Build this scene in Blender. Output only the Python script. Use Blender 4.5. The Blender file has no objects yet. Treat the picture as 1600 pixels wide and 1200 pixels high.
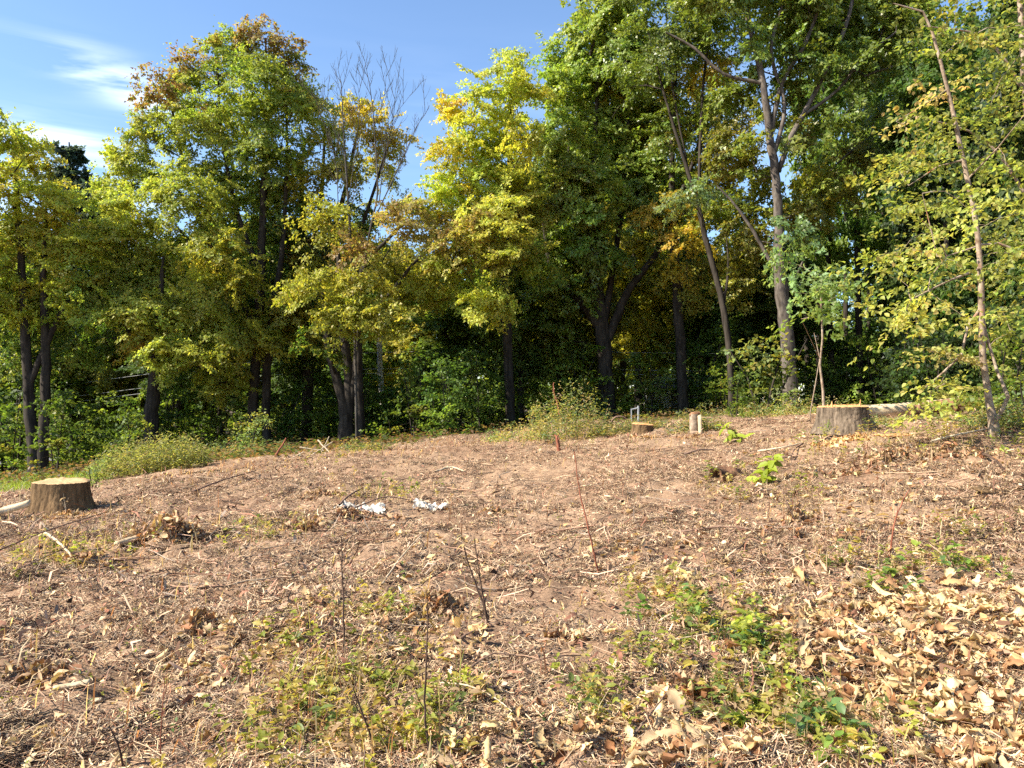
import bpy, math, random
import numpy as np
from mathutils import Vector
rng = np.random.RandomState(7)
random.seed(7)
D = bpy.data
SC = bpy.context.scene
COL = SC.collection
rad = math.radians

# ------------------------------------------------------------------ camera, sky, sun, exposure
EYE = 1.55
PITCH = rad(1.19)
FPX = 1202.0                         # focal length in units of a 1600 wide picture
cam_d = D.cameras.new('camera'); cam = D.objects.new('camera', cam_d); COL.objects.link(cam)
cam.location = (0, 0, EYE); cam.rotation_euler = (rad(90) + PITCH, 0, 0)
cam_d.sensor_width = 36; cam_d.lens = 36 * FPX / 1600; cam_d.clip_end = 3000; cam_d.clip_start = 0.05
SC.camera = cam

SUN_EL, SUN_AZ = 40.0, -107.0         # azimuth clockwise from the view direction
W = D.worlds.new('World'); SC.world = W; W.use_nodes = True
nt = W.node_tree; nt.nodes.clear()
def wn(t, **k):
    n = nt.nodes.new(t)
    for a, b in k.items(): setattr(n, a, b)
    return n
sky = wn('ShaderNodeTexSky', sky_type='NISHITA'); sky.sun_disc = False
sky.sun_elevation = rad(SUN_EL); sky.sun_rotation = rad(SUN_AZ % 360)
sky.air_density = 1.0; sky.dust_density = 0.2; sky.ozone_density = 4.0
tc = wn('ShaderNodeTexCoord')
def dirv(px, py):
    u = (px - 800) / FPX; v = (600 - py) / FPX
    d = np.array([u, math.cos(PITCH) - math.sin(PITCH) * v, math.sin(PITCH) + math.cos(PITCH) * v])
    return d / np.linalg.norm(d)
def math_n(op, a, b=None, clamp=False):
    n = wn('ShaderNodeMath', operation=op); n.use_clamp = clamp
    for i, x in enumerate((a, b)):
        if x is None: continue
        if isinstance(x, (int, float)): n.inputs[i].default_value = x
        else: nt.links.new(x, n.inputs[i])
    return n.outputs[0]
# thin cirrus wisps: stretched noise inside soft patches of the sky
mp = wn('ShaderNodeMapping'); mp.inputs['Rotation'].default_value = (0, rad(-20), rad(27)); mp.inputs['Scale'].default_value = (3.0, 4, 26)
nt.links.new(tc.outputs['Generated'], mp.inputs[0])
nz = wn('ShaderNodeTexNoise'); nz.inputs['Scale'].default_value = 1.6; nz.inputs['Detail'].default_value = 6; nz.inputs['Distortion'].default_value = 0.6
nt.links.new(mp.outputs[0], nz.inputs['Vector'])
wisp = wn('ShaderNodeMapRange'); wisp.inputs[1].default_value = 0.38; wisp.inputs[2].default_value = 0.72
nt.links.new(nz.outputs['Fac'], wisp.inputs[0])
total = None
for px, py, ax, ay, s in ((195, 130, .05, .017, .85), (120, 112, .07, .012, .28), (155, 270, .06, .03, .7), (120, 228, .05, .012, .35), (90, 330, .16, .035, .4), (-900, 60, .5, .08, .6), (2700, 200, .5, .06, .5)):
    c = dirv(px, py)
    rt = np.cross(c, [0, 0, 1]); rt /= np.linalg.norm(rt)
    up = np.cross(rt, c)
    tilt = rad(-17); a1 = rt * math.cos(tilt) + up * math.sin(tilt); a2 = np.cross(a1, c)
    q = []
    for ax_, r_ in ((a1, ax), (a2, ay)):
        dp = wn('ShaderNodeVectorMath', operation='DOT_PRODUCT'); nt.links.new(tc.outputs['Generated'], dp.inputs[0]); dp.inputs[1].default_value = tuple(ax_ / r_)
        q.append(math_n('POWER', math_n('ABSOLUTE', dp.outputs['Value']), 2.0))
    dp = wn('ShaderNodeVectorMath', operation='DOT_PRODUCT'); nt.links.new(tc.outputs['Generated'], dp.inputs[0]); dp.inputs[1].default_value = tuple(c)
    front = math_n('GREATER_THAN', dp.outputs['Value'], 0.2)
    g = math_n('EXPONENT', math_n('MULTIPLY', math_n('ADD', q[0], q[1]), -0.7))
    g = math_n('MULTIPLY', math_n('MULTIPLY', g, front), s)
    total = g if total is None else math_n('ADD', total, g)
cl = math_n('MULTIPLY', total, wisp.outputs[0], True)
mixc = wn('ShaderNodeMix', data_type='RGBA')
nt.links.new(cl, mixc.inputs['Factor']); nt.links.new(sky.outputs[0], mixc.inputs['A']); mixc.inputs['B'].default_value = (7.5, 7.9, 8.3, 1)
bg = wn('ShaderNodeBackground'); bg.inputs['Strength'].default_value = 0.096
nt.links.new(mixc.outputs['Result'], bg.inputs['Color'])
wo = wn('ShaderNodeOutputWorld'); nt.links.new(bg.outputs[0], wo.inputs[0])

sd = D.lights.new('sun', 'SUN'); sd.energy = 5.0; sd.angle = rad(0.5); sd.color = (1.0, 0.92, 0.78)
so = D.objects.new('sun', sd); COL.objects.link(so)
sv = Vector((math.sin(rad(SUN_AZ)) * math.cos(rad(SUN_EL)), math.cos(rad(SUN_AZ)) * math.cos(rad(SUN_EL)), math.sin(rad(SUN_EL))))
so.rotation_euler = sv.to_track_quat('Z', 'Y').to_euler(); so.location = (-20, -5, 30)
vs = SC.view_settings; vs.view_transform = 'Standard'; vs.look = 'None'; vs.gamma = 1; vs.use_curve_mapping = False
vs.exposure = 1.5
SC.cycles.max_bounces = 6; SC.cycles.diffuse_bounces = 3; SC.cycles.transmission_bounces = 4; SC.cycles.glossy_bounces = 2
SC.cycles.sample_clamp_indirect = 8
SC.cycles.use_denoising = False
SC.cycles.use_adaptive_sampling = True; SC.cycles.adaptive_threshold = 0.02

# ------------------------------------------------------------------ small tools
TAB = np.random.RandomState(3).rand(4, 256, 256)
def vnoise(x, y, k=0):
    x = np.asarray(x, float); y = np.asarray(y, float)
    xi = np.floor(x).astype(int); yi = np.floor(y).astype(int)
    fx = x - xi; fy = y - yi
    fx = fx * fx * (3 - 2 * fx); fy = fy * fy * (3 - 2 * fy)
    T = TAB[k % 4]
    a = T[xi & 255, yi & 255]; b = T[(xi + 1) & 255, yi & 255]; c = T[xi & 255, (yi + 1) & 255]; d = T[(xi + 1) & 255, (yi + 1) & 255]
    return (a * (1 - fx) + b * fx) * (1 - fy) + (c * (1 - fx) + d * fx) * fy
def fbm(x, y, k=0, o=4):
    s = 0; a = 1; t = 0
    for i in range(o):
        s = s + a * vnoise(x * 2 ** i + 17.3 * i, y * 2 ** i - 9.1 * i, k + i); t += a; a *= 0.5
    return s / t
def nrm(v):
    return v / np.maximum(np.linalg.norm(v, axis=-1, keepdims=True), 1e-9)

def mesh_np(name, V, faces, mat, col=None, smooth=False):
    """faces: list of integer arrays (n,k); col: (nfaces,3) one colour per face"""
    me = D.meshes.new(name)
    V = np.ascontiguousarray(V, dtype=np.float32)
    faces = [np.asarray(f, dtype=np.int32) for f in faces if len(f)]
    loops = np.concatenate([f.ravel() for f in faces])
    sizes = np.concatenate([np.full(len(f), f.shape[1], np.int32) for f in faces])
    starts = np.concatenate([[0], np.cumsum(sizes)[:-1]]).astype(np.int32)
    me.vertices.add(len(V)); me.vertices.foreach_set('co', V.ravel())
    me.loops.add(len(loops)); me.loops.foreach_set('vertex_index', loops)
    me.polygons.add(len(sizes)); me.polygons.foreach_set('loop_start', starts); me.polygons.foreach_set('loop_total', sizes)
    if smooth: me.polygons.foreach_set('use_smooth', np.ones(len(sizes), bool))
    if col is not None:
        at = me.attributes.new('tint', 'FLOAT_COLOR', 'FACE')
        c4 = np.ones((len(sizes), 4), np.float32); c4[:, :3] = col
        at.data.foreach_set('color', c4.ravel())
    me.update(calc_edges=True)
    if mat is not None: me.materials.append(mat)
    return me
def put(name, me, parent=None, loc=(0, 0, 0), **props):
    o = D.objects.new(name, me); COL.objects.link(o); o.location = loc
    if parent is not None: o.parent = parent
    for k, v in props.items(): o[k] = v
    return o
def thing(name, label, cat, loc, group=None):
    o = D.objects.new(name, None); COL.objects.link(o); o.location = loc; o['label'] = label; o['category'] = cat
    o.empty_display_size = 0.2
    if group: o['group'] = group
    return o
def copy_tree(o, parent=None):
    c = o.copy(); COL.objects.link(c); c.parent = parent
    for ch in o.children: copy_tree(ch, c)
    return c

def catmull(P, step):
    P = np.asarray(P, float)
    if len(P) < 3:
        n = max(2, int(np.linalg.norm(P[1, :3] - P[0, :3]) / step) + 1); t = np.linspace(0, 1, n)[:, None]
        return P[0] * (1 - t) + P[1] * t
    Q = np.vstack([2 * P[0] - P[1], P, 2 * P[-1] - P[-2]]); out = []
    for i in range(1, len(Q) - 2):
        n = max(1, int(np.linalg.norm(Q[i + 1, :3] - Q[i, :3]) / step)); t = np.linspace(0, 1, n, endpoint=False)[:, None]
        a, b, c, d = Q[i - 1], Q[i], Q[i + 1], Q[i + 2]
        out.append(0.5 * ((2 * b) + (-a + c) * t + (2 * a - 5 * b + 4 * c - d) * t ** 2 + (-a + 3 * b - 3 * c + d) * t ** 3))
    out.append(Q[-2][None]); return np.vstack(out)
def tube(P, R, sides=6, rough=0.0, cap=True, off=0):
    """P (n,3), R (n,) -> verts, quads(+cap) of a tapering tube"""
    P = np.asarray(P, float); R = np.asarray(R, float); n = len(P)
    T = np.gradient(P, axis=0) if n > 1 else np.array([[0, 0, 1.]])
    T = nrm(T); ref = np.array([0.13, 0.95, 0.05]) if abs(T[0, 1]) < .9 else np.array([1., 0, 0])
    N = nrm(np.cross(T, ref)); B = np.cross(T, N)
    a = np.arange(sides) * 2 * math.pi / sides
    rr = R[:, None] * np.ones(sides)[None]
    if rough: rr = rr * (1 + rough * (rng.rand(n, sides) - .5) * 2 * .6 + rough * (rng.rand(1, sides) - .5) * 1.2)
    V = P[:, None, :] + rr[..., None] * (np.cos(a)[None, :, None] * N[:, None] + np.sin(a)[None, :, None] * B[:, None])
    i = np.arange(n - 1)[:, None] * sides; j = np.arange(sides)[None]; j2 = (j + 1) % sides
    F = np.stack([i + j, i + j2, i + sides + j2, i + sides + j], -1).reshape(-1, 4) + off
    return V.reshape(-1, 3), F
class Tubes:
    def __init__(s): s.V = []; s.F = []; s.C = []; s.n = 0
    def add(s, P, R, sides=6, rough=0.0, col=None):
        v, f = tube(P, R, sides, rough, off=s.n); s.V.append(v); s.F.append(f); s.n += len(v)
        if col is not None: s.C.append(np.tile(np.asarray(col, float), (len(f), 1)))
    def mesh(s, name, mat, origin=(0, 0, 0), smooth=True):
        return mesh_np(name, np.vstack(s.V) - np.asarray(origin), [np.vstack(s.F)], mat, np.vstack(s.C) if s.C else None, smooth)

# ------------------------------------------------------------------ pixel <-> place, terrain
def P3(px, py, d):
    u = (px - 800) / FPX; v = (600 - py) / FPX
    yy = math.cos(PITCH) - math.sin(PITCH) * v; zz = math.sin(PITCH) + math.cos(PITCH) * v
    t = d / yy
    return np.array([u * t, d, EYE + zz * t])
ctrl = []
for px, py, d in ((100, 795, 10), (130, 772, 13.5), (20, 762, 17), (60, 745, 26), (260, 738, 14), (420, 712, 17), (560, 706, 18), (700, 700, 17), (800, 697, 17), (800, 752, 12), (800, 850, 8),
                  (1003, 674, 16.5), (1086, 680, 15), (1237, 650, 24), (1320, 677, 12.5), (1550, 662, 12), (1600, 760, 8.4), (1130, 748, 10), (1450, 655, 15.5), (950, 653, 30),
                  (797, 668, 28), (540, 692, 27), (400, 702, 28), (240, 706, 27), (1450, 648, 25), (1600, 640, 25), (400, 800, 9.2), (1400, 850, 7), (300, 1000, 4.9)):
    ctrl.append(P3(px, py, d))
ctrl += [np.array(p, float) for p in ((0, 0, 0), (-4, 2.5, -.04), (4, 2.5, .1), (0, 3.2, 0), (-4, 5, .0), (4.5, 5, .25), (-12, 6, -.1), (14, 6, .75), (-14, 10, -.1), (0, 45, .3), (-28, 45, -2.0), (28, 45, 1.5), (-26, 24, -1.9), (26, 22, 1.6), (0, -6, -.1), (-10, -6, -.2), (10, -6, .3))]
ctrl = np.array(ctrl)
def tps_k(r2): return np.where(r2 > 1e-9, 0.5 * r2 * np.log(np.maximum(r2, 1e-9)), 0)
_n = len(ctrl); _XY = ctrl[:, :2]
_K = tps_k(((_XY[:, None] - _XY[None]) ** 2).sum(-1)) + np.eye(_n) * 6.0
_A = np.zeros((_n + 3, _n + 3)); _A[:_n, :_n] = _K; _A[:_n, _n] = 1; _A[:_n, _n + 1:] = _XY; _A[_n, :_n] = 1; _A[_n + 1:, :_n] = _XY.T
_w = np.linalg.solve(_A, np.concatenate([ctrl[:, 2], [0, 0, 0]]))
def base_h(x, y):
    x = np.clip(np.asarray(x, float), -27, 27); y = np.clip(np.asarray(y, float), -6, 45)
    sh = x.shape; xf = x.ravel(); yf = y.ravel(); out = np.empty(len(xf))
    for s in range(0, len(xf), 20000):
        q = np.stack([xf[s:s + 20000], yf[s:s + 20000]], 1)
        r2 = ((q[:, None] - _XY[None]) ** 2).sum(-1)
        out[s:s + 20000] = tps_k(r2) @ _w[:_n] + _w[_n] + q @ _w[_n + 1:]
    return out.reshape(sh)
HOLES = []       # (x, y, rx, ry, depth): shallow hollows and heaps
def micro(x, y):
    x = np.asarray(x, float); y = np.asarray(y, float)
    m = 0.17 * (fbm(x * .55, y * .55, 0, 3) - .5) + .10 * (fbm(x * 1.3 + 7, y * 1.3, 2, 3) - .5)
    r = 1 - np.abs(2 * fbm(x * 1.9 + 3, y * 1.9, 1, 3) - 1)
    m = m + 0.075 * (r - .6)
    m = m + 0.12 * (fbm(x * 6.5, y * 6.5, 2, 3) - .5) * (0.25 + 1.5 * vnoise(x * .9, y * .9, 3))
    m = m + 0.045 * (fbm(x * 19, y * 19, 1, 2) - .5)
    return m
def H(x, y):
    h = base_h(x, y) + micro(x, y)
    for hx, hy, rx, ry, dz in HOLES:
        h = h + dz * np.exp(-((x - hx) / rx) ** 2 - ((y - hy) / ry) ** 2)
    return h
_ds = np.exp(np.linspace(math.log(2.2), math.log(70), 420))
def G(px, py):
    """the ground point seen at a pixel of the 1600x1200 frame"""
    p0 = P3(px, py, 1.0) - np.array([0, 0, EYE])
    z = EYE + p0[2] * _ds; h = H(p0[0] * _ds, _ds)
    k = np.argmax(z < h) if (z < h).any() else len(_ds) - 60
    d = _ds[max(k - 1, 0)]
    if k > 0:
        a = z[k - 1] - h[k - 1]; b = h[k] - z[k]; d = _ds[k - 1] + (_ds[k] - _ds[k - 1]) * a / max(a + b, 1e-9)
    return np.array([p0[0] * d, d, float(H(p0[0] * d, d))])
for px, py, rx, ry, dz in ((265, 842, .45, .35, .10), (1250, 815, .3, .2, -.10), (560, 815, .7, .18, -.12), (510, 880, .3, .14, -.09), (600, 795, .6, .3, .07), (310, 985, .22, .12, .07), (690, 960, .3, .2, .06), (1350, 990, .5, .3, .04), (1290, 1080, .5, .25, -.05), (890, 672, 1.3, .8, .22), (40, 1050, .3, .15, .05)):
    g = G(px, py); HOLES.append((g[0], g[1], rx, ry, dz))
def patch(px, py, rx, ry):
    c = G(px, py); a = G(px + rx, py); b = G(px, py - ry); e = G(px, min(py + ry, 1290))
    return (c[0], c[1], abs(a[0] - c[0]) + .02, max(abs(b[1] - e[1]) / 2, .05))
def pmask(x, y, patches):
    m = np.zeros_like(x)
    for cx, cy, rx, ry in patches: m = np.maximum(m, np.exp(-.9 * (((x - cx) / rx) ** 2 + ((y - cy) / ry) ** 2) ** 1.3))
    return m

# ------------------------------------------------------------------ materials
def mat_new(name):
    m = D.materials.new(name); m.use_nodes = True; t = m.node_tree; t.nodes.clear()
    def N(ty, **k):
        n = t.nodes.new(ty)
        for a, b in k.items():
            if a.startswith('i_'): n.inputs[a[2:].replace('_', ' ')].default_value = b
            else: setattr(n, a, b)
        return n
    return m, t, N, t.links.new
def leaf_mat(name, trans=.52, rough=.5, spec=.3, jit=.25):
    m, t, N, L = mat_new(name)
    a = N('ShaderNodeAttribute', attribute_name='tint')
    oi = N('ShaderNodeObjectInfo')
    hs = N('ShaderNodeHueSaturation'); L(a.outputs['Color'], hs.inputs['Color'])
    mr = N('ShaderNodeMapRange'); mr.inputs[3].default_value = 1 - jit; mr.inputs[4].default_value = 1 + jit; L(oi.outputs['Random'], mr.inputs[0]); L(mr.outputs[0], hs.inputs['Value'])
    p = N('ShaderNodeBsdfPrincipled'); p.inputs['Roughness'].default_value = rough; p.inputs['Specular IOR Level'].default_value = spec
    L(hs.outputs[0], p.inputs['Base Color'])
    tr = N('ShaderNodeBsdfTranslucent')
    mul = N('ShaderNodeMix', data_type='RGBA', blend_type='MULTIPLY'); mul.inputs['Factor'].default_value = 1; mul.inputs['B'].default_value = (1.6, 1.5, .75, 1)
    L(hs.outputs[0], mul.inputs['A']); L(mul.outputs['Result'], tr.inputs['Color'])
    mx = N('ShaderNodeMixShader'); mx.inputs[0].default_value = trans; L(p.outputs[0], mx.inputs[1]); L(tr.outputs[0], mx.inputs[2])
    o = N('ShaderNodeOutputMaterial'); L(mx.outputs[0], o.inputs[0]); return m
M_LEAF = leaf_mat('leaf_green')
M_LEAFG = leaf_mat('leaf_glossy', .42, .4, .5)
M_DEAD = leaf_mat('leaf_dead', .16, .65, .2, .18)
def bark_mat(name, c1, c2, scale=9, stretch=.18, bump=.5, spots=None):
    m, t, N, L = mat_new(name)
    tcn = N('ShaderNodeTexCoord'); mpn = N('ShaderNodeMapping'); mpn.inputs['Scale'].default_value = (1, 1, stretch); L(tcn.outputs['Object'], mpn.inputs[0])
    n1 = N('ShaderNodeTexNoise'); n1.inputs['Scale'].default_value = scale; n1.inputs['Detail'].default_value = 7; n1.inputs['Roughness'].default_value = .65; L(mpn.outputs[0], n1.inputs['Vector'])
    n2 = N('ShaderNodeTexNoise'); n2.inputs['Scale'].default_value = 1.3; n2.inputs['Detail'].default_value = 3; L(tcn.outputs['Object'], n2.inputs['Vector'])
    r = N('ShaderNodeValToRGB'); r.color_ramp.elements[0].position = .36; r.color_ramp.elements[1].position = .66
    r.color_ramp.elements[0].color = (*c1, 1); r.color_ramp.elements[1].color = (*c2, 1); L(n1.outputs['Fac'], r.inputs[0])
    mxr = N('ShaderNodeMix', data_type='RGBA', blend_type='MULTIPLY'); mxr.inputs['Factor'].default_value = .6
    r2 = N('ShaderNodeValToRGB'); r2.color_ramp.elements[0].color = (.55, .6, .5, 1); r2.color_ramp.elements[1].color = (1.2, 1.15, 1.1, 1); L(n2.outputs['Fac'], r2.inputs[0])
    L(r.outputs[0], mxr.inputs['A']); L(r2.outputs[0], mxr.inputs['B']); colr = mxr.outputs['Result']
    if spots:
        n3 = N('ShaderNodeTexNoise'); n3.inputs['Scale'].default_value = spots[1]; n3.inputs['Detail'].default_value = 4; L(tcn.outputs['Object'], n3.inputs['Vector'])
        r3 = N('ShaderNodeMapRange'); r3.inputs[1].default_value = spots[2]; r3.inputs[2].default_value = spots[2] + .08; L(n3.outputs['Fac'], r3.inputs[0])
        m3 = N('ShaderNodeMix', data_type='RGBA'); L(r3.outputs[0], m3.inputs['Factor']); L(colr, m3.inputs['A']); m3.inputs['B'].default_value = (*spots[0], 1); colr = m3.outputs['Result']
    p = N('ShaderNodeBsdfPrincipled'); p.inputs['Roughness'].default_value = .9; p.inputs['Specular IOR Level'].default_value = .15; L(colr, p.inputs['Base Color'])
    b = N('ShaderNodeBump'); b.inputs['Strength'].default_value = bump; b.inputs['Distance'].default_value = .03; L(n1.outputs['Fac'], b.inputs['Height']); L(b.outputs[0], p.inputs['Normal'])
    o = N('ShaderNodeOutputMaterial'); L(p.outputs[0], o.inputs[0]); return m
M_BARK = bark_mat('bark_dark', (.018, .014, .011), (.066, .054, .045))  # bark colour darkened to stand in for shade on sunlit trunks
M_BARKG = bark_mat('bark_grey', (.045, .035, .029), (.175, .148, .128), 7, .3, .5, ((.06, .05, .045), 5, .56))
M_BARKL = bark_mat('bark_pale', (.14, .09, .06), (.40, .32, .25), 10, .8, .35, ((.30, .12, .06), 4, .60))
M_BARKW = bark_mat('bark_white', (.30, .28, .25), (.6, .57, .52), 6, 1.5, .3)
M_STUMP = bark_mat('bark_stump_brown', (.06, .036, .018), (.20, .125, .065), 16, .2, .8)
M_STUMPG = bark_mat('bark_stump_grey', (.045, .032, .023), (.235, .178, .132), 16, .2, .9)
M_ROT = bark_mat('bark_rotten', (.10, .05, .03), (.36, .19, .11), 9, .5, .9)
M_LOG = bark_mat('bark_log_pale', (.34, .24, .15), (.72, .58, .40), 7, .8, .5)
def wood_mat(name, c1, c2, ring=40):
    m, t, N, L = mat_new(name)
    tcn = N('ShaderNodeTexCoord'); sep = N('ShaderNodeSeparateXYZ'); L(tcn.outputs['Object'], sep.inputs[0])
    w = N('ShaderNodeTexWave', wave_type='RINGS', rings_direction='Z'); w.inputs['Scale'].default_value = ring; w.inputs['Distortion'].default_value = 2.5; w.inputs['Detail'].default_value = 3; L(tcn.outputs['Object'], w.inputs['Vector'])
    n = N('ShaderNodeTexNoise'); n.inputs['Scale'].default_value = 30; n.inputs['Detail'].default_value = 5; L(tcn.outputs['Object'], n.inputs['Vector'])
    ad = N('ShaderNodeMath', operation='MULTIPLY_ADD'); ad.inputs[1].default_value = .4; L(w.outputs['Fac'], ad.inputs[0]); 
    ml = N('ShaderNodeMath', operation='MULTIPLY'); ml.inputs[1].default_value = .7; L(n.outputs['Fac'], ml.inputs[0]); L(ml.outputs[0], ad.inputs[2])
    r = N('ShaderNodeValToRGB'); r.color_ramp.elements[0].color = (*c1, 1); r.color_ramp.elements[1].color = (*c2, 1); r.color_ramp.elements[0].position = .25; r.color_ramp.elements[1].position = .75; L(ad.outputs[0], r.inputs[0])
    p = N('ShaderNodeBsdfPrincipled'); p.inputs['Roughness'].default_value = .85; p.inputs['Specular IOR Level'].default_value = .15; L(r.outputs[0], p.inputs['Base Color'])
    b = N('ShaderNodeBump'); b.inputs['Strength'].default_value = .4; b.inputs['Distance'].default_value = .01; L(n.outputs['Fac'], b.inputs['Height']); L(b.outputs[0], p.inputs['Normal'])
    o = N('ShaderNodeOutputMaterial'); L(p.outputs[0], o.inputs[0]); return m
M_CUT = wood_mat('cut_wood', (.29, .17, .08), (.50, .34, .18))
M_CUTO = wood_mat('cut_wood_orange', (.38, .15, .05), (.62, .36, .16))
def plain(name, c, rough=.7, spec=.3, noise=0, nscale=20):
    m, t, N, L = mat_new(name)
    p = N('ShaderNodeBsdfPrincipled'); p.inputs['Roughness'].default_value = rough; p.inputs['Specular IOR Level'].default_value = spec
    tcn = N('ShaderNodeTexCoord'); n = N('ShaderNodeTexNoise'); n.inputs['Scale'].default_value = nscale; n.inputs['Detail'].default_value = 5; L(tcn.outputs['Object'], n.inputs['Vector'])
    r = N('ShaderNodeValToRGB'); r.color_ramp.elements[0].color = (*[x * (1 - noise) for x in c], 1); r.color_ramp.elements[1].color = (*[min(1, x * (1 + noise)) for x in c], 1)
    r.color_ramp.elements[0].position = .3; r.color_ramp.elements[1].position = .7
    L(n.outputs['Fac'], r.inputs[0]); L(r.outputs[0], p.inputs['Base Color'])
    o = N('ShaderNodeOutputMaterial'); L(p.outputs[0], o.inputs[0]); return m
def tint_mat(name, rough=.85, spec=.15):
    m, t, N, L = mat_new(name)
    a = N('ShaderNodeAttribute', attribute_name='tint'); p = N('ShaderNodeBsdfPrincipled'); p.inputs['Roughness'].default_value = rough; p.inputs['Specular IOR Level'].default_value = spec
    L(a.outputs['Color'], p.inputs['Base Color']); o = N('ShaderNodeOutputMaterial'); L(p.outputs[0], o.inputs[0]); return m
M_TINT = tint_mat('litter_tint')
M_WHITE = plain('white_plastic', (.47, .43, .36), .6, .3, .4, 11)
M_METAL = plain('grey_metal', (.22, .23, .24), .5, .5, .15)
M_WIRE = plain('wire', (.30, .30, .29), .6, .3, .1)

def ground_mat():
    m, t, N, L = mat_new('soil_and_straw')
    tcn = N('ShaderNodeTexCoord')
    def noise(s, d=8, r=.6, stretch=None):
        n = N('ShaderNodeTexNoise'); n.inputs['Scale'].default_value = s; n.inputs['Detail'].default_value = d; n.inputs['Roughness'].default_value = r
        src = tcn.outputs['Object']
        if stretch:
            mpn = N('ShaderNodeMapping'); mpn.inputs['Scale'].default_value = stretch; L(src, mpn.inputs[0]); src = mpn.outputs[0]
        L(src, n.inputs['Vector']); return n.outputs['Fac']
    def ramp(f, a, b, p0, p1):
        r = N('ShaderNodeValToRGB'); r.color_ramp.elements[0].color = (*a, 1); r.color_ramp.elements[1].color = (*b, 1); r.color_ramp.elements[0].position = p0; r.color_ramp.elements[1].position = p1
        L(f, r.inputs[0]); return r.outputs[0]
    def mix(f, a, b):
        x = N('ShaderNodeMix', data_type='RGBA'); L(f, x.inputs['Factor']); L(a, x.inputs['A']); L(b, x.inputs['B']); return x.outputs['Result']
    def mr(f, a, b):
        r = N('ShaderNodeMapRange'); r.inputs[1].default_value = a; r.inputs[2].default_value = b; L(f, r.inputs[0]); return r.outputs[0]
    fine = noise(38, 6, .7)
    soil = ramp(fine, (.06, .034, .021), (.34, .21, .13), .32, .7)
    straw = ramp(noise(26, 7, .75, (1, 2.2, 1)), (.11, .06, .036), (.44, .30, .19), .32, .66)
    col = mix(mr(noise(.9, 5), .36, .56), soil, straw)
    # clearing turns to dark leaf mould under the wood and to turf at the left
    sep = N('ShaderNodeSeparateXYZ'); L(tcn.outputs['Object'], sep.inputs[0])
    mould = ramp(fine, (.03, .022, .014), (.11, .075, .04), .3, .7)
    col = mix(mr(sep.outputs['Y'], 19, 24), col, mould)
    p = N('ShaderNodeBsdfPrincipled'); p.inputs['Roughness'].default_value = .95; p.inputs['Specular IOR Level'].default_value = .1; L(col, p.inputs['Base Color'])
    b = N('ShaderNodeBump'); b.inputs['Strength'].default_value = .9; b.inputs['Distance'].default_value = .02; L(fine, b.inputs['Height'])
    L(b.outputs[0], p.inputs['Normal'])
    o = N('ShaderNodeOutputMaterial'); L(p.outputs[0], o.inputs[0]); return m
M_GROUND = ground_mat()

# ------------------------------------------------------------------ ground sheet
def graded(fine, f0, f1, grow, lim):
    a = list(np.arange(f0, f1 + 1e-6, fine)); s = fine
    while a[-1] < lim: s *= grow; a.append(a[-1] + s)
    return np.array(a)
xr = graded(.045, 0, 4.4, 1.03, 620); xs = np.concatenate([-xr[:0:-1], xr])
ys = [2.3]
while ys[-1] < 700: ys.append(ys[-1] + .0112 * ys[-1] * (1 if ys[-1] < 28 else 4))
ys = np.concatenate([[-300, -120, -50, -25, -12, -6, -3, -1, .5, 1.4, 1.9, 2.15], ys])
XX, YY = np.meshgrid(xs, ys)
ZZ = H(XX, YY)
far = np.clip((np.hypot(XX, YY) - 60) / 400, 0, 1); ZZ = ZZ - far * 4
nx, ny = len(xs), len(ys)
ii = (np.arange(ny - 1)[:, None] * nx + np.arange(nx - 1)[None])
GF = np.stack([ii, ii + 1, ii + nx + 1, ii + nx], -1).reshape(-1, 4)
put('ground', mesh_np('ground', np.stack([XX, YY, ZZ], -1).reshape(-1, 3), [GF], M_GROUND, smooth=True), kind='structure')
# far road glimpsed between the trunks
rx = np.linspace(-70, 70, 71); ry = np.array([39.0, 40.5, 42.5, 44.0])
RX, RY = np.meshgrid(rx, ry); RZ = base_h(RX, RY) + .16
i2 = (np.arange(3)[:, None] * 71 + np.arange(70)[None])
put('road', mesh_np('road', np.stack([RX, RY + .04 * RX, RZ], -1).reshape(-1, 3), [np.stack([i2, i2 + 1, i2 + 72, i2 + 71], -1).reshape(-1, 4)], plain('asphalt', (.16, .16, .165), .9, .2, .15, 6)), kind='structure')

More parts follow.
